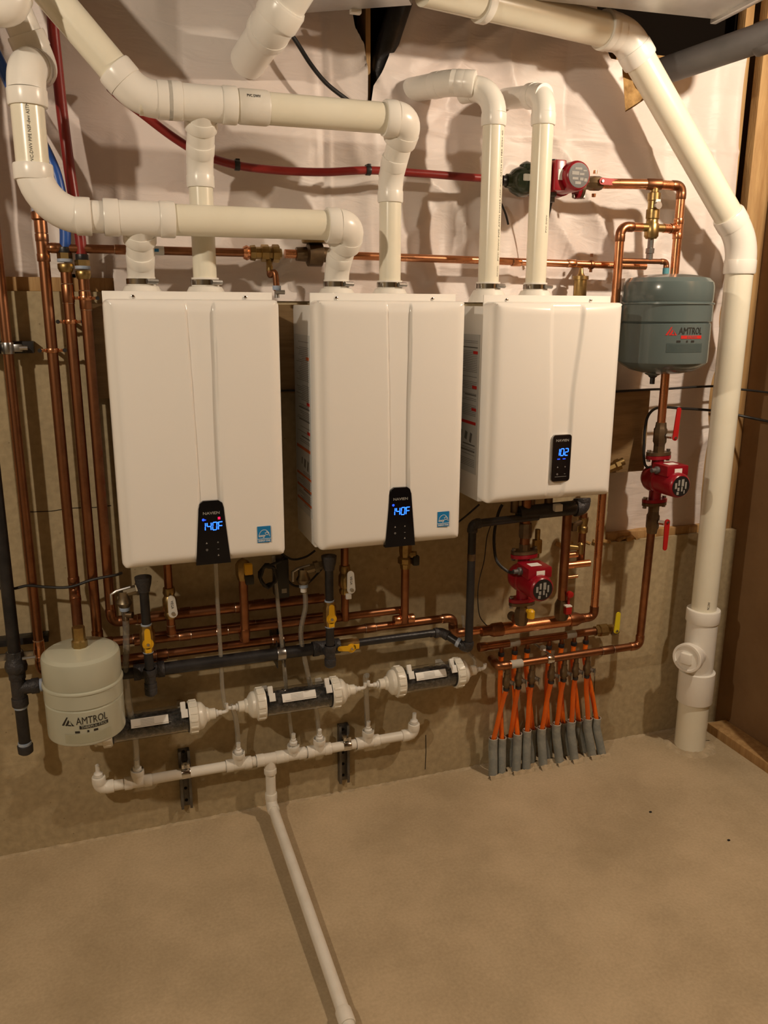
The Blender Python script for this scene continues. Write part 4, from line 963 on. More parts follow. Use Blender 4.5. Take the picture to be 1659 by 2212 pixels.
b = NB(); z_ = P(40, 1395, y=-.04).z; sleeve(b, (xr_, YA, z_), (0, 0, 1), RG, 1.22, .028, 20); cyl(b, (xr_+.02, YA-.015, z_-.004), (xr_+.055, YA-.015, z_-.004), .005, 8); hg.add('clamp', b, 'steel')
z_r = .0125; xe1 = P(947, 1371, y=YA).x
T.add('pipe', cyl(NB(), (xg_t2+.02, YA, zg+.001), (xe1, YA, zg+.001), z_r, 20), 'iron')
xv = P(752, 1401, y=YA).x; vb = T.add('valve_body', lathe(NB(), (xv-.045, YA, zg), (1, 0, 0), [(0, 0), (0, .017), (.015, .017), (.02, .020), (.06, .020), (.065, .017), (.08, .017), (.08, 0)], 8), 'brass')
lever(T, (xv+.004, YA-.026, zg-.003), (-1, 0, .1), .048, .015, 'yel'); b = NB(); lathe(b, (xv+.004, YA-.023, zg-.003), (0, -1, 0), [(0, 0), (0, .015), (.004, .015), (.004, 0)], 20); box(b, (xv+.02, YA-.025, zg), (.02, .004, .016), .001); T.add('handle_plate', b, 'yel')
T.add('sealant_ring', sleeve(NB(), (xv-.05, YA, zg), (1, 0, 0), .0125, 1.2, .008, 20), 'dope')
# step forward and riser to the right boiler
yr = -.19; xrz = P(1016, 1280, y=yr).x; z1 = Zv(xrz, yr, 1402); e1 = V((xe1+.01, YA, zg)); e2 = V((xe1+.012, yr, zg-.0))
z2_ = Zv(xrz, yr, 1132)
run(T, [(xe1-.03, YA, zg), (xe1+.012, YA, zg), (xrz, yr, z1), (xrz, yr, z2_), (P(1165, 1118, y=yr).x, yr+.01, z2_+.004)], .0133, 'iron', 'iron')
T.add('sealant_ring', sleeve(NB(), V((xe1+.012, YA, zg)).lerp(V((xrz, yr, z1)), .62), V((xrz-xe1, yr-YA, z1-zg)), .0133, 1.22, .012, 20), 'dope')
T.add('yellow_tag', sleeve(NB(), (xrz, yr, Zv(xrz, yr, 1203)), (0, 0, 1), .0133, 1.05, .022, 20), 'bronze')
# dark insulated line under the right boiler
b = NB(); yq = -.14; p0 = P(1060, 1125, y=yq); p1 = P(1262, 1100, y=yq)
T = Thing('dark_header', 'thick dark pipe under the right boiler ending in a rounded elbow', 'pipe', p0)
yq = -.17; z_ = P(1200, 1101, y=yq).z
xa, xb2 = Xu(1120, yq, z_), Xu(1258, yq, z_)
T.add('pipe', cyl(NB(), (xa, yq, z_-.002), (xb2, yq, z_+.002), .0245, 20), 'iron'); T.add('elbow', elbow(NB(), (xb2, yq, z_), (-1, 0, 0), (0, .2, 1), .0245, 1.18, .014, .018, 20), 'ironf')
for u_ in (1115, 1150, 1188):
    xx = Xu(u_, yq, z_+.02); T.add('union', cyl(NB(), (xx, yq+.01, z_), (xx, yq+.01, z_+.05), .014, 12), 'bronze')
T.add('connector', box(NB(), (Xu(1205, yq-.03, z_+.02), yq-.03, z_+.015), (.028, .02, .024), .003), 'tag')
# ================================================================== PUMPS
def pump(loc, rot, label, bodyma='red', shiny=False):
    T = Thing('circulator_pump', label, 'pump', loc, 'red flanged circulator pumps', local=True, rot=rot)
    b = NB(); lathe(b, (0, .01, 0), (0, -1, 0), [(-.042, 0), (-.042, .02), (-.03, .038), (-.01, .048), (.012, .050), (.026, .047), (.03, .046), (.03, 0)], 28)
    cyl(b, (0, 0, -.08), (0, 0, .08), .021, 20); T.add('volute', b, bodyma)
    for s in (-1, 1):
        b = NB(); pl = []
        for k in range(24):
            a_ = 2*PI*k/24; pl.append((.030*math.cos(a_)+(.019 if math.cos(a_) > 0 else -.019)*abs(math.cos(a_))**.5, .026*math.sin(a_)))
        A = [b.verts.new((px_, py_, s*.072)) for px_, py_ in pl]; B_ = [b.verts.new((px_, py_, s*.084)) for px_, py_ in pl]
        b.faces.new(A); b.faces.new(B_[::-1])
        for k in range(24): b.faces.new((A[k], B_[k], B_[(k+1) % 24], A[(k+1) % 24]))
        f = T.add('flange', b, bodyma)
        A2 = NB(); A = [A2.verts.new((px_*.98, py_*.98, s*.0855)) for px_, py_ in pl]; B_ = [A2.verts.new((px_*.98, py_*.98, s*.096)) for px_, py_ in pl]
        A2.faces.new(A); A2.faces.new(B_[::-1])
        for k in range(24): A2.faces.new((A[k], B_[k], B_[(k+1) % 24], A[(k+1) % 24]))
        T.add('pipe_flange', A2, 'bronze', under=f)
        for q in (-1, 1): T.add('flange_bolt', lathe(NB(), (q*.040, 0, s*.064), (0, 0, s), [(0, 0), (0, .0075), (.007, .0075), (.007, .0045), (.034, .0045), (.034, .0075), (.041, .0075), (.041, 0)], 6), 'steel', under=f)
        T.add('flange_neck', cyl(NB(), (0, 0, s*.095), (0, 0, s*.118), .019, 8), 'bronze', under=f)
    b = NB(); lathe(b, (0, -.02, 0), (0, -1, 0), [(0, 0), (0, .047), (.012, .048), (.014, .044), (.100, .0435), (.108, .041), (.112, .036), (.112, 0)], 32); mo = T.add('motor', b, 'red')
    b = NB(); lathe(b, (0, -.1315, 0), (0, -1, 0), [(0, 0), (0, .035), (.0016, .035), (.0016, 0)], 28); dk = T.add('rating_plate', b, 'black', under=mo)
    b = NB(); random.seed(5)
    for (px_, z0, z1, w_) in ((-.021, -.008, .012, .008), (-.010, -.016, -.004, .008), (-.009, .002, .022, .007), (.006, .000, .024, .010), (.004, -.018, -.002, .006), (.019, -.010, .014, .006), (-.012, -.029, -.019, .009), (.014, -.026, -.014, .004)):
        box2(b, (px_-w_/2, -.1336, z0), (px_+w_/2, -.1330, z1))
    T.add('plate_print', b, 'ink2', under=dk)
    b = NB(); box2(b, (-.042, -.108, .028), (.046, -.024, .066), .006); jb = T.add('junction_box', b, 'red')
    T.add('rating_sticker', box2(NB(), (-.012, -.0092-.10, .040), (.018, -.108, .056)), 'wpaper', under=jb); T.add('box_sticker', box2(NB(), (-.02, -.085, .0655), (.02, -.055, .0667)), 'wpaper', under=jb)
    T.add('cable_gland', lathe(NB(), (-.040, -.06, .045), (-1, 0, 0), [(0, 0), (0, .013), (.012, .013), (.016, .008), (.03, .008), (.03, 0)], 10), 'dgrey', under=jb)
    T.add('box_plug', lathe(NB(), (.045, -.06, .045), (1, 0, 0), [(0, 0), (0, .009), (.008, .008), (.008, 0)], 10), 'iron', under=jb)
    return T
yp1 = -.17
pp1 = P(1130, 1247, y=yp1); pump(pp1, (0, 0, 0), 'red circulator pump hanging below the right boiler')
yp2 = -.13
xpr = (P(1437, 815, y=yp2).x+P(1405, 1180, y=yp2).x)/2
pp2 = V((xpr, yp2, Zv(xpr, yp2, 1034))); pump(pp2, (0, 0, 0), 'red circulator pump under the grey expansion tank')
yp3 = YP
pp3 = P(1201, 392, y=yp3); pump(pp3, (0, -PI/2, 0), 'circulator pump lying in the red and copper line at upper right')
# ---- copper below and above pump 1, big heating manifold
ym = -.10
zM = P(1180, 1345, y=ym).z; xA, xB_ = P(1050, 1368, y=ym).x, P(1283, 1326, y=ym).x
T = Thing('heating_manifold', 'fat bright copper manifold below the hanging red pump', 'pipe', (xA, ym, zM))
zM = (P(1130, 1352, y=ym).z+P(1240, 1338, y=ym).z)/2
T.add('pipe', cyl(NB(), (xA+.02, ym, zM), (xB_-.10, ym, zM), .022, 24), 'copperb'); T.add('reducer', lathe(NB(), (xA-.02, ym, zM), (1, 0, 0), [(0, 0), (0, .017), (.03, .017), (.045, .024), (.08, .025), (.08, 0)], 24), 'copper')
T.add('reducer', lathe(NB(), (xB_-.105, ym, zM), (1, 0, 0), [(0, 0), (0, .025), (.03, .025), (.05, .0175), (.06, .0175), (.06, 0)], 24), 'copper')
run(T, [(xB_-.06, ym, zM), (xB_, ym, zM), (xB_, ym, 1.13)], .0143, 'copperb', 'cop')
T.add('strap', sleeve(NB(), (P(1063, 1360, y=ym).x, ym, zM), (1, 0, 0), .017, 1.12, .012, 20), 'tag')
pl_ = pp1; b = NB()
T2 = Thing('pump_riser', 'dark copper riser passing through the hanging red pump', 'pipe', (pl_.x, yp1, zM))
T2.add('pipe', cyl(NB(), (pl_.x, yp1, pl_.z+.11), (pl_.x, yp1, 1.10), .0165, 20), 'copper'); T2.add('coupling', sleeve(NB(), (pl_.x, yp1, pl_.z+.165), (0, 0, 1), .0165, 1.35, .05, 8), 'bronze')
run(T2, [(pl_.x, yp1, pl_.z-.11), (pl_.x, yp1, zM+.052), (pl_.x, ym, zM+.045)], .0165, 'bronze', 'cop', t=1.0)
T2.add('ball_valve', lathe(NB(), (pl_.x, yp1, pl_.z-.17), (0, 0, 1), [(0, 0), (0, .02), (.015, .024), (.045, .024), (.06, .018), (.06, 0)], 8), 'bronze')
p = P(1147, 1325, y=yp1-.04); T2.add('valve_cap', join(lathe(NB(), (p.x, p.y, p.z-.016), (0, 0, 1), [(0, 0), (0, .013), (.024, .013), (.03, .007), (.03, 0)], 12), cyl(NB(), (p.x, p.y+.05, p.z), (p.x, p.y, p.z), .007, 8)), 'yel')
p = P(1160, 1180, y=yp1+.04); T2.add('valve_cap', join(box(NB(), (p.x, p.y, p.z), (.03, .02, .05), .004), cyl(NB(), (p.x, p.y, p.z+.06), (p.x, p.y, p.z-.04), .009, 10)), 'brass')
# second riser with stubs
T = vcop(1219, 1105, 1335, -.13, .0165, 'copper riser with side stubs right of the hanging red pump', name='copper_riser', group='copper risers under the right boiler')
for v_, L_, r_ in ((1222, .095, .0125), (1200, .045, .010), (1248, .05, .006)):
    z_ = T.Z(v_); b = NB(); cyl(b, (T.x, T.y, z_), (T.x+L_, T.y-.01, z_+.004), r_, 16); T.add('stub', b, 'copperb')
T.add('side_valve', join(cyl(NB(), (T.x, T.y, T.Z(1180)), (T.x+.05, T.y-.02, T.Z(1183)), .009, 10), lathe(NB(), (T.x+.048, T.y-.02, T.Z(1183)-.02), (0, 0, 1), [(0, 0), (0, .011), (.035, .011), (.04, .006), (.04, 0)], 12)), 'brass')
T.add('ball_valve', lathe(NB(), (T.x, T.y, T.Z(1318)-.035), (0, 0, 1), [(0, 0), (0, .02), (.012, .026), (.055, .026), (.075, .018), (.075, 0)], 8), 'bronze')
p = P(1226, 1318, y=-.16); T.add('valve_cap', box(NB(), p, (.024, .02, .028), .004), 'redh', 'red cap with a pale top'); T.add('cap_top', box(NB(), p+V((0, 0, .016)), (.024, .02, .005), .001), 'wpaper')
p = P(1229, 1283, y=-.15); T.add('valve_knob', join(lathe(NB(), p, (0, -1, 0), [(0, 0), (0, .012), (.012, .012), (.014, .008), (.014, 0)], 14), cyl(NB(), p, p-V((0, 0, .04)), .005, 8)), 'redh')
T = vcop(1257, 1108, 1212, -.10, .0143, 'short copper riser with a brass side tap under the right boiler corner', name='copper_riser', group='copper risers under the right boiler')
T.add('valve_body', lathe(NB(), (T.x, T.y, T.Z(1150)), (0, 0, 1), [(0, 0), (0, .017), (.004, .019), (.02, .019), (.024, .016), (.045, .019), (.055, .019), (.055, 0)], 16), 'brass'); T.add('side_valve', join(cyl(NB(), (T.x, T.y, T.Z(1125)), (T.x-.045, T.y-.02, T.Z(1128)), .010, 10), box(NB(), (T.x-.05, T.y-.022, T.Z(1132)), (.02, .02, .03), .004)), 'bronze')
# brass end fitting seen right of the right boiler
p = P(1338, 995, y=-.06); T = Thing('brass_cap', 'brass hose connection poking out right of the right boiler', 'valve', p)
T.add('fitting', join(lathe(NB(), p+V((-.05, 0, -.03)), (1, -.25, .45), [(0, 0), (0, .017), (.03, .017), (.035, .022), (.05, .022), (.05, 0)], 8), lathe(NB(), p+V((-.01, -.01, -.008)), (1, -.25, .45), [(0, 0), (0, .014), (.02, .014), (.02, 0)], 14)), 'brass')
# ================================================================== RADIANT MANIFOLD
yu, yl = -.055, -.115
T = Thing('return_header', 'upper copper header with a yellow levered brass valve at its right end', 'pipe', P(1180, 1378, y=yu))
zu = (P(1090, 1390, y=yu).z+P(1270, 1366, y=yu).z)/2; x0u, x1u = P(1042, 1397, y=yu).x, P(1300, 1360, y=yu).x
T.add('pipe', cyl(NB(), (x0u, yu, zu), (x1u-.0, yu, zu), .0143, 20), 'copper'); T.add('pipe_cap', sleeve(NB(), (x0u, yu, zu), (1, 0, 0), .0143, 1.15, .03, 20), 'copper')
for u_ in (1110, 1232): T.add('paper_tape', sleeve(NB(), (Xu(u_, yu, zu), yu, zu), (1, 0, 0), .0143, 1.04, .045, 20), 'dust')
T.add('ball_valve', lathe(NB(), (x1u-.03, yu, zu), (1, 0, 0), [(0, 0), (0, .019), (.015, .019), (.018, .024), (.05, .024), (.055, .019), (.075, .019), (.08, .014), (.08, 0)], 8), 'brass')
T.add('valve_elbow', elbow(NB(), (x1u+.05, yu, zu), (-1, 0, 0), (0, -.6, -.5), .014, 1.2, .01, .012, 16), 'bronze')
p = P(1331, 1362, y=yu-.04); lever(T, p, (.0, -.05, 1), .075, .018, 'yel2')
T3 = Thing('supply_header', 'lower copper header rising at the right through the red pump to the mixing valve', 'pipe', P(1200, 1420, y=yl))
zl = (P(1075, 1440, y=yl).z+P(1340, 1400, y=yl).z)/2; x0l = P(1080, 1440, y=yl).x
xup = xpr
run(T3, [(x0l, yl+.07, zl), (x0l-.008, yl, zl), (xup, yl, zl), (xup, yp2, pp2.z-.11)], .0143, 'copper', 'cop')
joint(T3, (P(1312, 1402, y=yl).x, yl, zl), (1, 0, 0), .0143, .05); T3.add('paper_tape', sleeve(NB(), (P(1115, 1434, y=yl).x, yl, zl), (1, 0, 0), .0143, 1.05, .05, 20), 'dust')
# valves on the riser around pump 2
for zz, sgn in ((pp2.z-.155, -1), (pp2.z+.155, 1)):
    T3.add('ball_valve', lathe(NB(), (xup, yp2, zz-.045), (0, 0, 1), [(0, 0), (0, .0175), (.015, .0195), (.022, .023), (.066, .023), (.072, .0195), (.09, .0175), (.09, 0)], 8), 'bronze')
    T3.add('valve_stem', lathe(NB(), (xup+.012, yp2-.02, zz), (.6, -1, 0), [(0, 0), (0, .009), (.02, .009), (.02, 0)], 6), 'chrome')
    lever(T3, (xup+.030, yp2-.040, zz-.004*sgn), (.06 if sgn > 0 else .0, 0, sgn), .105, .017, 'redh')
zel = P(1475, 402, y=yp2).z
run(T3, [(xup, yp2, pp2.z+.11), (xup, yp2, zel), (P(1410, 404, y=yp2).x, yp2, zel)], .0143, 'copperb', 'cop')
hg = Thing('pipe_hanger', 'shiny split ring hanger on the lower radiant header', 'bracket', (P(1187, 1422, y=yl).x, 0, zl), 'pipe hangers')
xx = P(1187, 1422, y=yl).x; hg.add('clamp', sleeve(NB(), (xx, yl, zl), (1, 0, 0), .0143, 1.22, .026, 22), 'chrome'); hg.add('rod', cyl(NB(), (xx, yl, zl+.018), (xx-.03, -.001, zl+.036), .004, 8), 'steel'); hg.add('bolt', lathe(NB(), (xx-.018, yl+.02, zl+.03), (0, -.3, 1), [(0, 0), (0, .012), (.012, .012), (.012, 0)], 6), 'steel')
# conduits and loops
cu = [(1066, 1594, 0), (1085, 1593, 0), (1103, 1590, 1), (1119, 1584, 0), (1139, 1577, 0), (1152, 1573, 1), (1171, 1572, 0), (1185, 1568, 1), (1203, 1563, 0), (1218, 1559, 1), (1235, 1557, 0), (1252, 1555, 1), (1271, 1551, 0), (1290, 1550, 0)]
tops_u = [1083, 1112, 1139, 1186, 1213, 1240, 1266]; tops_l = [1093, 1119, 1147, 1190, 1217, 1242, 1267]
rcn = .0165
place = ['by the black shadow at the left end', 'second from the left end', 'third from the left end', 'fourth from the left end', 'fifth from the left end', 'sixth from the left end', 'seventh from the left end', 'eighth from the left end', 'ninth from the left end', 'sixth from the right end', 'fifth from the right end', 'fourth from the right end', 'next to last on the right', 'at the right end of the row']
place = ['first on the left', 'second from left', 'third from left', 'fourth from left', 'fifth from left', 'sixth from left', 'seventh from left', 'seventh from right', 'sixth from right', 'fifth from right', 'fourth from right', 'third from right', 'second from right', 'last on the right']
order7 = ['leftmost', 'second from left', 'third from left', 'middle', 'third from right', 'second from right', 'rightmost']
ends = []
for i, (u_, v_, bk) in enumerate(cu):
    y = -.062 if not bk else -.030
    if i in (1,): y = -.058
    x = Xu(u_, y, .17); z = Zv(x, y, v_)
    T = Thing('floor_conduit', 'grey dusty conduit sleeve rising from the floor, %s of fourteen' % place[i], 'conduit', (x, y, 0), 'grey conduit sleeves for the orange loops')
    dx = random.uniform(-.004, .004)+(-.012 if i > 7 else 0)
    b = NB(); pts = [V((x-dx*2, y-.014, -.01)), V((x-dx, y-.008, .05)), V((x, y, z-.04)), V((x, y, z))]
    pts = spline(pts, 5); tube(b, pts, rcn, 18, caps=False); T.add('sleeve', b, 'conduit')
    T.add('rim', lathe(NB(), (x, y, z), (0, 0, 1), [(-.003, rcn), (0, rcn+.0004), (.001, rcn-.001), (0, rcn-.0025), (-.02, rcn-.003)], 18), 'dust')
    T.add('opening', lathe(NB(), (x, y, z-.008), (0, 0, 1), [(0, rcn-.001), (0, 0)], 18), 'hole')
    T.add('mortar_crumb', mound([(x-2*dx-.022, y-.014-rcn-.002, 0), (x-2*dx+.022, y-.014-rcn-.001, 0)], .013, .016, i*3.1, st=.004), 'mortar', kind='stuff')
    ends.append((x, y, z))
pairs_front = [0, 2, 4, 6, 8, 10, 12]; pairs_back = [1, 3, 5, 7, 9, 11, 13]
for i in range(7):
    # lower header outlet: valve then tube to the left conduit of the pair
    xo = Xu(tops_l[i]+2, yl, zl-.04); T = Thing('loop_valve', '%s of seven brass loop valves below the lower copper header' % order7[i], 'valve', (xo, yl, zl-.085), 'brass loop valves')
    zt = zl-.012; lean = -.003
    b = NB(); cyl(b, (xo, yl, zt), (xo, yl, zt-.022), .0085, 12); lathe(b, (xo, yl, zt-.075), (0, 0, 1), [(0, 0), (0, .010), (.008, .010), (.010, .0145), (.022, .0155), (.034, .0145), (.040, .011), (.055, .011), (.055, 0)], 10); T.add('valve_body', b, 'bronze')
    T.add('valve_lever', join(lathe(NB(), (xo+.010, yl-.006, zt-.052), (.5, -1, 0), [(0, 0), (0, .008), (.016, .008), (.016, 0)], 12), box(NB(), (xo+.020, yl-.022, zt-.060), (.006, .004, .026), .0015)), 'steel')
    T.add('crimp_ring', sleeve(NB(), (xo, yl, zt-.080), (0, 0, 1), .0085, 1.35, .010, 14), 'iron')
    e = ends[pairs_front[i]]; p0 = V((xo, yl, zt-.084)); p3 = V((e[0], e[1], e[2]-.012))
    solo('orange_tube', tube(NB(), spline([p0, p0.lerp(p3, .33)+V((0, .004, 0)), p0.lerp(p3, .7), p3], 6), .0088, 12), 'pexo', 'orange loop tube below the %s brass loop valve, in front' % order7[i], 'tubing', 'orange loop tubes from the lower header')
    # upper header outlet
    xo = Xu(tops_u[i], yu, zu-.03); zo = zu-.012; e = ends[pairs_back[i]]
    p0 = V((xo, yu, zo-.03)); p3 = V((e[0], e[1], e[2]-.012)); T = Thing('orange_tube', '%s of the orange loop tubes hanging behind from the upper header' % order7[i], 'tubing', p3, 'orange loop tubes from the upper header')
    mid = p0.lerp(p3, .5)+V((0, .012, 0)); pm = [p0, V((xo, yu, zo-.10)), mid, p3]
    for q in pm[1:3]: q.y = max(q.y, -.10)
    T.add('tube', tube(NB(), spline(pm, 6), .0088, 12), 'pexo'); T.add('crimp_ring', sleeve(NB(), (xo, yu, zo-.026), (0, 0, 1), .0088, 1.3, .014, 14), 'iron'); T.add('outlet', cyl(NB(), (xo, yu, zo), (xo, yu, zo-.022), .008, 12), 'copper')
# ================================================================== UPPER RIGHT BRASS AND COPPER
T = Thing('flow_check_valve', 'dark green rounded cast valve body left of the upper pump', 'valve', P(1120, 392, y=YP))
p = P(1122, 392, y=YP-.01)
b = NB(); lathe(b, p+V((-.045, 0, 0)), (1, 0, 0), [(0, 0), (0, .02), (.012, .022), (.022, .034), (.045, .045), (.065, .046), (.085, .036), (.095, .030), (.10, .04), (.108, .04), (.108, 0)], 24); lathe(b, p+V((.02, -.005, .03)), (0, 0, 1), [(0, 0), (0, .024), (.018, .022), (.024, .014), (.03, 0)], 12); T.add('body', b, 'green')
T.add('body_sticker', box(NB(), p+V((.0, -.046, .006)), (.020, .002, .020), .003), 'wpaper'); T.add('inlet_neck', cyl(NB(), p+V((-.06, 0, 0)), p+V((-.04, 0, 0)), .015, 16), 'iron')
T.add('outlet_neck', cyl(NB(), p+V((.06, 0, 0)), (pp3.x-.10, pp3.y, pp3.z), .018, 16), 'iron')
T = Thing('mixing_valve', 'brass mixing valve with copper branches above the grey tank', 'valve', P(1408, 515, y=yp2-.0))
xm = P(1412, 440, y=yp2).x; zA, zB_ = Zv(xm, yp2, 402), Zv(xm, yp2, 516)
zc = Zv(xm, yp2, 492)
b = NB(); lathe(b, (xm, yp2, zB_), (0, 0, 1), [(0, 0), (0, .017), (.008, .023), (.045, .023), (.05, .019), (.060, .019), (.063, .0215), (.090, .0215), (.093, .018), (.115, .018), (.118, .021), (.14, .021), (.143, .014), (zA-zB_, .014), (zA-zB_, 0)], 10)
cyl(b, (xm-.045, yp2, zc), (xm+.05, yp2, zc), .013, 12); T.add('valve_body', b, 'brass')
b = NB(); lathe(b, (xm, yp2-.02, (zA+zB_)/2+.02), (0, -1, 0), [(0, 0), (0, .012), (.008, .012), (.008, 0)], 12); T.add('adjuster', b, 'steel')
T.add('paper_sticker', box(NB(), (xm+.002, yp2-.018, Zv(xm, yp2, 438)), (.018, .006, .018), .001), 'tag')
xl = P(1336, 560, y=yp2).x
run(T, [(xm-.04, yp2, zc), (xl, yp2, zc), (xl, yp2, 1.62)], .0143, 'copperb', 'cop', t=1.8)
run(T, [(xm+.045, yp2, zc), (xup-.004, yp2-.0, zc)], .0143, 'copperb', 'cop')
T.add('tee', tee(NB(), (xup, yp2, zc), (0, 0, 1), (-1, 0, 0), .0143, 1.14, .032, .032, hl=.018), 'copperb')
b = NB(); lathe(b, (xm, yp2, zB_-.065), (0, 0, 1), [(0, 0), (0, .011), (.018, .011), (.02, .014), (.035, .014), (.037, .010), (.065, .010), (.065, 0)], 8); T.add('union', b, 'steel')
zq = zB_-.070; xtk = P(1437, 575, y=yp2).x
run(T, [(xl+.01, yp2, zq), (xtk+.004, yp2, zq), (xtk+.004, yp2, zq-.05)], .0085, 'copper', 'cop'); T.add('sealed_nipple', cyl(NB(), (xtk+.004, yp2, zq-.02), (xtk+.004, yp2, zq-.06), .0105, 12), 'teal')
# copper from pump 3 to the mixing valve
T = Thing('copper_link', 'copper link with a red handle between the upper pump and the mixing valve', 'pipe', P(1330, 402, y=YP))
q0 = V((pp3.x+.112, pp3.y, pp3.z)); q1 = V((xm-.005, yp2, zel))
T.add('pipe', cyl(NB(), q0, q1, .0155, 18), 'copperb'); T.add('elbow', sleeve(NB(), q1, q1-q0, .0155, 1.15, .05, 18), 'copper'); d = (q1-q0).normalized()
T.add('ball_valve', lathe(NB(), q0+d*.0, d, [(0, 0), (0, .018), (.012, .022), (.04, .022), (.05, .018), (.055, 0)], 8), 'bronze')
lever(T, q0+V((.035, -.03, .004)), (1, 0, -.02), .085, .017, 'redh'); b = NB()
for s in (-1, 1): lathe(b, q0+V((.028, 0, s*.030)), (0, 0, s), [(0, 0), (0, .007), (.01, .006), (.01, 0)], 10)
T.add('tapping', b, 'copperb')
# air vent
T = Thing('air_vent', 'brass float air vent standing behind the right boiler', 'valve', P(1252, 640, y=-.07)); p = P(1252, 640, y=-.07)
T.add('vent_body', lathe(NB(), (p.x, p.y, p.z-.06), (0, 0, 1), [(0, 0), (0, .014), (.05, .014), (.052, .018), (.058, .0215), (.112, .0215), (.113, .026), (.124, .026), (.125, .014), (.132, .009), (.150, .006), (.150, 0)], 18), 'brass')
# cable of upper pump
cable('power_cable', [pp3+V((-.05, -.06, -.045)), P(1192, 430, y=-.10), P(1186, 460, y=-.08), P(1178, 500, y=-.06), P(1165, 560, y=-.03)], .004, 'rubber', 'short black cable dropping from the upper pump')
cable('power_cable', [P(1083, 440, y=.0), P(1092, 462, y=.0), P(1098, 485, y=.005)], .0035, 'rubber', 'black cable tail on the sheet between the two right vent risers')
# ================================================================== TANKS
def tank(x, y, zb, R, H, ma, lab, ink, redc, ang, seam, wl, tl, valve):
    T = Thing('expansion_tank', lab, 'tank', (x, y, zb)); T_ = T
    cr_ = R*(.42 if ma == 'beige' else .52)
    pr = [(0, 0)]
    for k in range(9): a_ = k/8*PI/2; pr.append((cr_*.5*(1-math.cos(a_)), (R*.45)+(R*.55-.0)*math.sin(a_)))
    pr = [(0, 0), (.002, R*.45), (cr_*.16, R*.72), (cr_*.40, R*.93), (cr_*.52, R*.992), (cr_*.62, R), (seam[0]-.005, R), (seam[0]-.002, R*.97), (seam[0]+.003, R*1.01), (seam[1]-.003, R*1.01), (seam[1], R*1.035), (seam[1]+.004, R*1.03), (seam[1]+.007, R*.985), (seam[1]+.012, R), (H-cr_*.55, R*1.0), (H-cr_*.35, R*.975), (H-cr_*.18, R*.88), (H-cr_*.06, R*.6), (H, R*.25), (H, 0)]
    T.add('shell', lathe(NB(), (x, y, zb), (0, 0, 1), pr, 64), ma, sharp=25)
    def wrap(bm, zc, w=None):
        for v in bm.verts:
            a_ = v.co.x/R+ang; v.co = V((x+(R+.0008-v.co.y)*math.sin(a_), y-(R+.0008-v.co.y)*math.cos(a_), zc+v.co.z))
        return bm
    def flat(polys):
        b = NB()
        for x0, z0, x1, z1 in polys:
            n = max(1, int(abs(x1-x0)/.006)); 
            for k in range(n):
                a0, a1 = x0+(x1-x0)*k/n, x0+(x1-x0)*(k+1)/n
                b.faces.new([b.verts.new((a0, 0, z0)), b.verts.new((a1, 0, z0)), b.verts.new((a1, 0, z1)), b.verts.new((a0, 0, z1))])
        return b
    lbm = flat([(-wl/2, -wl*.52, wl/2, -wl*.30)]); wrap(lbm, tl); la = T.add('data_label', lbm, lab_m[ma])
    tx = textbm('AMTROL', wl*.245, wl*.10, .0, width=wl*.66); wrap(tx, tl); T.add('maker_lettering', tx, 'ink')
    b = NB()
    def poly(pts): b.faces.new([b.verts.new((px_, 0, pz_)) for px_, pz_ in pts])
    s = wl*.24; ox = -wl*.42; oz = -s*.42
    poly([(ox-s*.55, oz), (ox-s*.33, oz), (ox+s*.10, oz+s*.85), (ox-s*.02, oz+s*.85)])
    poly([(ox-s*.22, oz), (ox-.02*s, oz), (ox+s*.2, oz+s*.4), (ox+s*.12, oz+s*.62)])
    poly([(ox+s*.24, oz+s*.58), (ox+s*.34, oz+s*.36), (ox+s*.62, oz), (ox+s*.42, oz)])
    poly([(ox+s*.02, oz+s*.12), (ox+s*.30, oz+s*.12), (ox+s*.38, oz), (ox+s*.06, oz)])
    wrap(b, tl); T.add('maker_emblem', b, redc)
    bb = flat([(-wl*.17, -wl*.185, wl*.44, -wl*.105)]); wrap(bb, tl); T.add('name_band', bb, redc)
    if redc == 'ink': t2 = textbm('THERM-X-TROL', wl*.085, wl*.14, -wl*.145, width=wl*.55)
    else: t2 = textbm('EXTROL', wl*.085, wl*.14, -wl*.145, width=wl*.30)
    for v in t2.verts: v.co.y = -.0006
    wrap(t2, tl); T.add('band_lettering', t2, ma)
    fl_ = []
    for k, ww in ((-.22, .10), (0.0, .04), (.16, .09)): fl_.append((wl*(k-ww/2), -wl*.275, wl*(k+ww/2), -wl*.225))
    bb = flat(fl_); wrap(bb, tl); T.add('small_emblems', bb, 'ink')
    bb = flat([(-wl*.46, -wl*(.34+.035*k), wl*.44, -wl*(.345+.035*k)) for k in range(5)])
    for v in bb.verts: v.co.y = -.0004
    wrap(bb, tl); T.add('data_lines', bb, 'greyd' if ma == 'grey' else 'beiged', kind=None)
    return T
lab_m = {'beige': 'beiged', 'grey': 'greyd'}
T = tank(TX, TY, zt1-.268, TR, .268, 'beige', 'beige expansion tank hanging at lower left in front of the gas main', 0, 'ink', .06, (.125, .170), .125, .096+zt1-.268, 0)
T.add('top_collar', lathe(NB(), (TX, TY, zt1-.012), (0, 0, 1), [(0, 0), (0, .042), (.008, .040), (.012, .028), (.014, 0)], 24), 'beige')
GX = P(1436, 700, y=-.20).x; GY = -.20; GR = .1425
gz1 = Zv(GX, GY-.0, 592); gz0 = Zv(GX, GY, 806)
T = tank(GX, GY, gz0, GR, gz1-gz0, 'grey', 'grey expansion tank at upper right between the right boiler and waste stack', 0, 'rink', -.14, (.166, .222), .125, gz0+.140, 0)
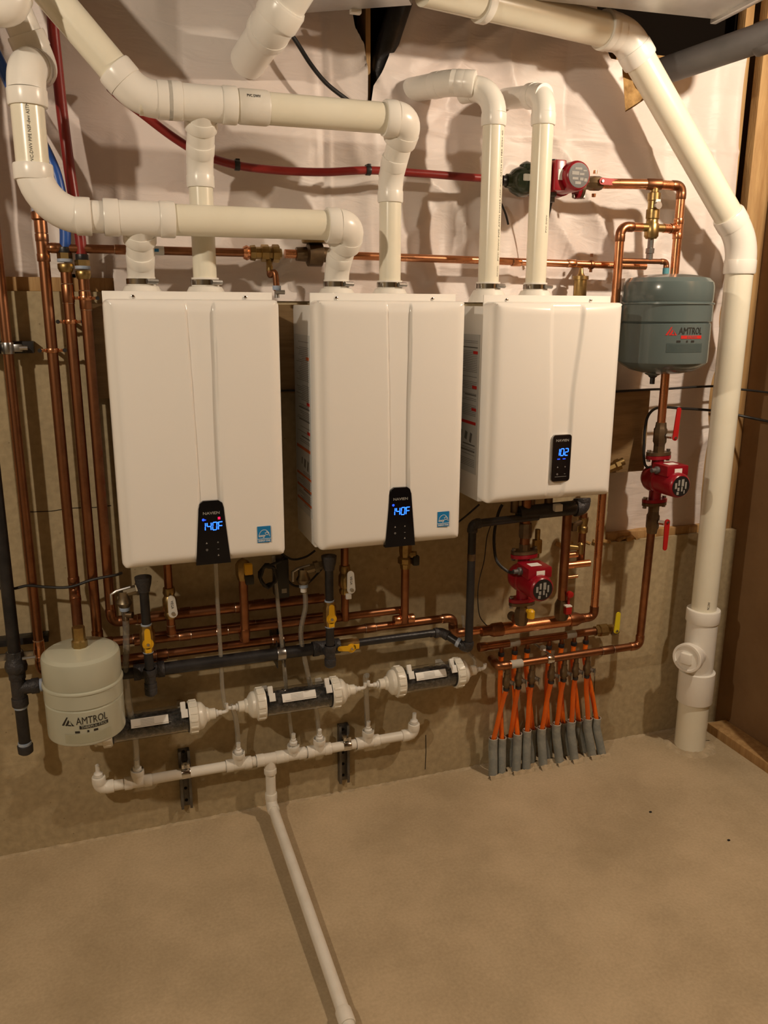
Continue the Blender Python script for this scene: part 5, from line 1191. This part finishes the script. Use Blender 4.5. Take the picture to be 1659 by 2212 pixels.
T.add('air_valve', lathe(NB(), (GX-.03, GY, gz0-.035), (0, 0, 1), [(0, 0), (0, .008), (.02, .008), (.025, .014), (.045, .016), (.045, 0)], 16), 'black')
T.add('valve_boss', lathe(NB(), (GX-.03, GY, gz0-.008), (0, 0, 1), [(0, 0), (0, .015), (.006, .026), (.02, .032), (.02, 0)], 20), 'grey')
T.add('top_nipple', cyl(NB(), (xtk+.004, yp2, zq-.06), (xtk+.004, yp2-.0, gz1-.02), .010, 14), 'steel')
# ================================================================== NEUTRALISER TUBES
YN = -.10
def neutraliser(ua, va, ub, vb_, label):
    a = P(ua, va, y=YN); b_ = P(ub, vb_, y=YN); z = (a.z+b_.z)/2; a.z = b_.z = z; L_ = b_.x-a.x
    T = Thing('filter_tube', label, 'filter', ((a.x+b_.x)/2, YN, z-.05), 'clear filter tubes with white end caps')
    R_ = .043; cl = .062
    x0, x1 = a.x, b_.x
    T.add('clear_tube', join(lathe(NB(), (x0+cl*.6, YN, z), (1, 0, 0), [(0, R_), (x1-x0-cl*1.2, R_)], 36)), 'clear')
    b = NB(); n = 26; m_ = 40; rings = []; random.seed(int(x0*1000))
    for i in range(m_+1):
        xx = x0+cl*.8+(x1-x0-cl*1.6)*i/m_; rg = []
        for k in range(n):
            a_ = 2*PI*k/n; p = V((xx, math.cos(a_)*R_, math.sin(a_)*R_)); d_ = noise.voronoi(p*75)[0][0]
            top = .80 if False else 1
            r_ = R_*.955-.007*d_*1.4; zz = math.sin(a_)*r_
            zz = min(zz, R_*.62+.004*noise.noise(p*80)); rg.append(b.verts.new((xx, YN+math.cos(a_)*r_, z+zz)))
        rings.append(rg)
    for A, B_ in zip(rings, rings[1:]):
        for k in range(n): b.faces.new((A[k], B_[k], B_[(k+1) % n], A[(k+1) % n]))
    b.faces.new(rings[0]); b.faces.new(rings[-1]); T.add('limestone_media', b, 'rock', kind='stuff', sharp=25)
    for s, xe_ in ((1, x0), (-1, x1)):
        b = NB(); lathe(b, (xe_+s*cl, YN, z), (-s, 0, 0), [(0, R_+.001), (0, R_*1.17), (.003, R_*1.2), (.027, R_*1.2), (.029, R_*1.03), (.041, R_*.98), (.045, R_*.92), (.056, R_*.56), (.062, R_*.52), (.066, R_*.42), (.084, R_*.40), (.085, 0)], 40)
        c = T.add('end_cap', b, 'caps'); b = NB()
        for k in range(14):
            a_ = 2*PI*k/14; Rm = Matrix.Rotation(-a_, 3, 'X'); box(b, (xe_+s*(cl-.015), YN+math.sin(a_)*R_*1.2, z+math.cos(a_)*R_*1.2), (.022, .008, .004), .001, Rm)
        T.add('cap_ribs', b, 'caps', under=c)
        b = NB(); lathe(b, (xe_-s*.023, YN, z), (-s, 0, 0), [(0, 0), (0, .012), (.006, .012), (.008, .008), (.018, .0085), (.02, .006), (.028, .006), (.028, 0)], 14); tube(b, spline([(xe_-s*.045, YN, z), (xe_-s*.058, YN, z+.003), (xe_-s*.060, YN, z+.018)], 4), .006, 10); T.add('barb_fitting', b, 'tag')
        b = NB(); xk_ = xe_+s*(cl+.016); lathe(b, (xk_-.008, YN, z), (1, 0, 0), [(0, R_+.0012), (0, R_+.003), (.016, R_+.003), (.016, R_+.0012)], 36) if False else None
        box(b, (xk_, YN-.020, z+R_+.006), (.016, .012, .030), .003, Matrix.Rotation(-.5, 3, 'X')); box(b, (xk_+.003, YN-.036, z+R_*.78), (.020, .004, .026), .001, Matrix.Rotation(-.62, 3, 'X')); T.add('clip', b, 'tag')
        T.add('black_seal', lathe(NB(), (xe_+s*(cl-.002), YN, z), (s, 0, 0), [(0, R_+.0005), (0, R_+.0022), (.006, R_+.0022), (.006, R_+.0005)], 36), 'black')
        T.add('wall_bracket', box2(NB(), (xk_-.01, YN+R_*.9, z-.02), (xk_+.01, -.001, z+.012)), 'tag')
    b = NB(); xm_ = (x0+x1)/2; n = 10
    for k in range(n):
        a0, a1 = .30+.62*k/n, .30+.62*(k+1)/n
        def q(xx, a_): return (xx, YN-math.cos(a_)*(R_+.0012), z+math.sin(a_)*(R_+.0012))
        b.faces.new([b.verts.new(q(xm_-.058, a0)), b.verts.new(q(xm_+.052, a0)), b.verts.new(q(xm_+.052, a1)), b.verts.new(q(xm_-.058, a1))])
    lb = T.add('paper_label', b, 'wpaper'); b = NB()
    for k in range(5):
        a0 = .38+.1*k; L2 = (.04 if k else .09); b.faces.new([b.verts.new((xx, YN-math.cos(aa)*(R_+.0018), z+math.sin(aa)*(R_+.0018))) for xx, aa in ((xm_-.03 if k else xm_-.05, a0), (xm_-.03+L2, a0), (xm_-.03+L2, a0+.025), (xm_-.03 if k else xm_-.05, a0+.025))])
    T.add('label_print', b, 'ink2', under=lb)
    return T, z
neutraliser(195, 1583, 450, 1542, 'clear filter tube of grey stones partly hidden by the beige tank')
neutraliser(530, 1526, 752, 1490, 'clear filter tube of grey stones in the middle of the three')
neutraliser(832, 1478, 1014, 1447, 'clear filter tube of grey stones nearest the orange tubes')
# ================================================================== CONDENSATE DRAIN LINE
YQ = -.055; rq = .0168
zd = .216
T = Thing('drain_line', 'small white PVC drain line low on the wall running out across the floor', 'pipe', (.45, YQ, 0))
xs0, xs1 = Xu(215, YQ, zd), Xu(893, YQ, zd)
T.add('pipe', cyl(NB(), (xs0, YQ, zd), (xs1, YQ, zd), rq, 20), 'drain')
for u_, n_ in ((297, 'tee'), (515, 'tee'), (633, 'tee'), (689, 'tee'), (794, 'tee')):
    x = Xu(u_, YQ, zd+.03); c = T.add('tee', tee(NB(), (x, YQ, zd), (1, 0, 0), (0, -.15, 1), rq, 1.24, .042, .048 if u_ != 633 else .04, hl=.024), 'drain')
    up = V((0, -.15, 1)).normalized(); T.add('barb_fitting', lathe(NB(), V((x, YQ, zd))+up*.045, up, [(0, 0), (0, .0135), (.010, .0135), (.014, .009), (.02, .009), (.022, .007), (.04, .007), (.04, 0)], 14), 'tag', under=c)
for x, s in ((xs0, 1), (xs1, -1)):
    c = T.add('elbow', elbow(NB(), (x, YQ, zd), (s, 0, 0), (0, -.1, 1), rq, 1.24, .024, .02, 20), 'drain')
    T.add('barb_fitting', lathe(NB(), (x, YQ-.004, zd+.045), (0, -.1, 1), [(0, 0), (0, .0135), (.010, .0135), (.014, .009), (.02, .007), (.04, .007), (.04, 0)], 14), 'tag', under=c)
xd = Xu(583, YQ, zd); T.add('tee', tee(NB(), (xd, YQ, zd), (1, 0, 0), (0, 0, -1), rq*1.02, 1.24, .046, .055, hl=.026), 'drain')
run(T, [(xd, YQ, zd), (xd, YQ, .045), (xd, -1.12, .020)], rq, 'drain', 'drain')
x2 = P(790, 2200, z=.02).x
T.add('coupling', sleeve(NB(), (xd, -.945, .024), (0, 1, 0), rq, 1.22, .045, 20), 'drain')
for u_, vt, vb_, lab in ((400, 1622, 1745, 'slotted metal strut clamping the drain line on the left'), (744, 1567, 1690, 'slotted metal strut clamping the drain line on the right')):
    x = Xu(u_, -.025, .2); z0, z1 = max(.012, Zv(x, -.02, vb_)), Zv(x, -.02, vt)
    h_ = Thing('strut_channel', lab, 'bracket', (x, 0, z0), 'strut brackets'); b = NB()
    for s in (-1, 1): box2(b, (x+s*.0185-.002*(s > 0), -.024, z0), (x+s*.0185+.002*(s < 0), -.001, z1))
    box2(b, (x-.0185, -.005, z0), (x+.0185, -.001, z1))
    for s in (-1, 1): box2(b, (x+s*.0185, -.026, z0), (x+s*.010, -.023, z1))
    h_.add('channel', b, 'dsteel'); b = NB(); z = z0+.02
    while z < z1-.01: 
        h_.add('slot', lathe(NB(), (x, -.0052, z), (0, -1, 0), [(0, 0), (0, .0055), (.0005, .0055), (.0005, 0)], 12), 'hole'); z += .045
    b = NB(); sleeve(b, (x, YQ, zd), (1, 0, 0), rq, 1.1, .028, 22); box(b, (x, YQ+.005, zd+.028), (.026, .03, .014), .002); h_.add('clamp', b, 'chrome'); h_.add('bolt', cyl(NB(), (x, YQ-.014, zd+.03), (x, YQ-.002, zd+.03), .006, 6), 'steel')
# ================================================================== WIRES AND SMALL THINGS
cable('low_voltage_wire', [P(-20, 1268, y=-.10), P(25, 1272, y=-.10), P(60, 1265, y=-.095), P(100, 1268, y=-.095), P(150, 1268, y=-.10), P(200, 1252, y=-.10), P(250, 1242, y=-.12), P(262, 1238, y=-.14)], .0042, 'rubber', 'black wire drooping across the copper risers to the left boiler')
c_ = P(578, 1240, y=-.14); b = NB(); pts = []
for k in range(60): a_ = k/59*2*PI*3.3; r_ = .030+.003*math.sin(k*1.7); pts.append(c_+V((r_*math.cos(a_)*.8, .006*math.sin(a_*.31)-.0002*k, r_*1.1*math.sin(a_)-.004)))
pts += [c_+V((.04, -.01, .04)), P(612, 1205, y=-.12)]
solo('coiled_cord', tube(NB(), pts, .0045, 8), 'rubber', 'coiled black power cord below the left boiler corner', 'cord')
p = P(606, 1245, y=-.10); T = Thing('power_adapter', 'black box shaped transformer hanging between the left two boilers', 'adapter', p-V((0, 0, .06)))
T.add('case', box(NB(), p+V((0, 0, .0)), (.042, .06, .125), .005), 'black'); T.add('rating_label', box(NB(), p+V((.004, -.0305, -.038)), (.016, .001, .014)), 'ink2')
cable('thermostat_wire', [P(600, 1190, y=-.12), P(630, 1208, y=-.12), P(660, 1203, y=-.12), P(680, 1190, y=-.10)], .0035, 'rubber', 'black wire looping from the transformer past the middle boiler corner, upper')
cable('thermostat_wire', [P(610, 1240, y=-.08), P(635, 1265, y=-.07), P(662, 1262, y=-.07), P(690, 1235, y=-.07), P(705, 1215, y=-.07)], .0035, 'rubber', 'black wire looping behind the middle relief valve, lower')
cable('power_cable', [pp1+V((-.07, -.06, .045)), P(1098, 1235, y=-.20), P(1075, 1215, y=-.18), P(1068, 1185, y=-.16), P(1068, 1150, y=-.15), P(1076, 1110, y=-.14), P(1085, 1090, y=-.14)], .0052, 'rubber', 'black cable curving from the hanging red pump up to the right boiler')
cable('sensor_wire', [P(1062, 1130, y=-.13), P(1052, 1160, y=-.12), P(1046, 1210, y=-.12), P(1036, 1250, y=-.12), P(1032, 1285, y=-.12), P(1036, 1330, y=-.12), P(1052, 1352, y=-.12)], .0018, 'rubber', 'thin sensor wire hanging beside the iron gas riser', n=5, seg=6)
cable('power_cable', [P(990, 1128, y=-.05), P(1010, 1112, y=-.07), P(1035, 1090, y=-.10)], .0032, 'rubber', 'black wire slanting up between the middle and right boilers')
cable('power_cable', [P(1330, 846, y=-.045), P(1392, 842, y=-.045), P(1440, 840, y=-.03), P(1500, 836, y=-.025), P(1560, 834, y=-.02), (2.2, -.02, P(1600, 842, x=2.2).z), (2.30, -.10, P(1630, 844, x=2.3).z), (2.33, -.45, P(1659, 848, x=2.32).z)], .0042, 'rubber', 'black cable running level below the grey tank to the stud wall')
cable('power_cable', [P(1430, 1005, y=-.16), P(1400, 1010, y=-.12), P(1391, 990, y=-.10), P(1393, 930, y=-.08), P(1402, 895, y=-.07), P(1425, 880, y=-.06), P(1470, 882, y=-.05), P(1530, 886, y=-.04), (2.2, -.03, P(1590, 895, x=2.2).z), (2.30, -.12, P(1630, 905, x=2.3).z), (2.33, -.45, P(1659, 915, x=2.32).z)], .0048, 'rubber', 'black cable looping from the pump under the grey tank to the stud wall')
cable('power_cable', [(.455, -.052, 1.435), (.50, -.045, 1.437), (.56, -.045, 1.437)], .003, 'rubber', 'short black cable crossing the gap between the left two boilers')
# debris on the ledge
b = NB()
for k in range(9): box(b, (1.55+k*.05+random.uniform(-.02, .02), -.0+random.uniform(.0, .01), ZR+.008), (random.uniform(.02, .05), .02, random.uniform(.008, .02)), .003, Matrix.Rotation(random.uniform(-.5, .5), 3, 'Y'))
solo('ledge_debris', b, 'insul', None, None, kind='stuff')
bpy.data.objects['ledge_debris']['label'] = 'scraps of insulation and wood along the low concrete ledge'; bpy.data.objects['ledge_debris']['category'] = 'debris'
for u_, v_, q_ in ((1574, 1816, 'right of centre nearest the timber plate'), (1405, 1755, 'in front of the waste stack'), (690, 2060, 'beside the drain line')):
    p = P(u_, v_, z=0); b = NB(); box(b, p+V((0, 0, .002)), (.008, .006, .004), .001); solo('pebble', b, 'iron', 'tiny dark crumb on the concrete floor '+q_, 'pebble', 'floor crumbs')
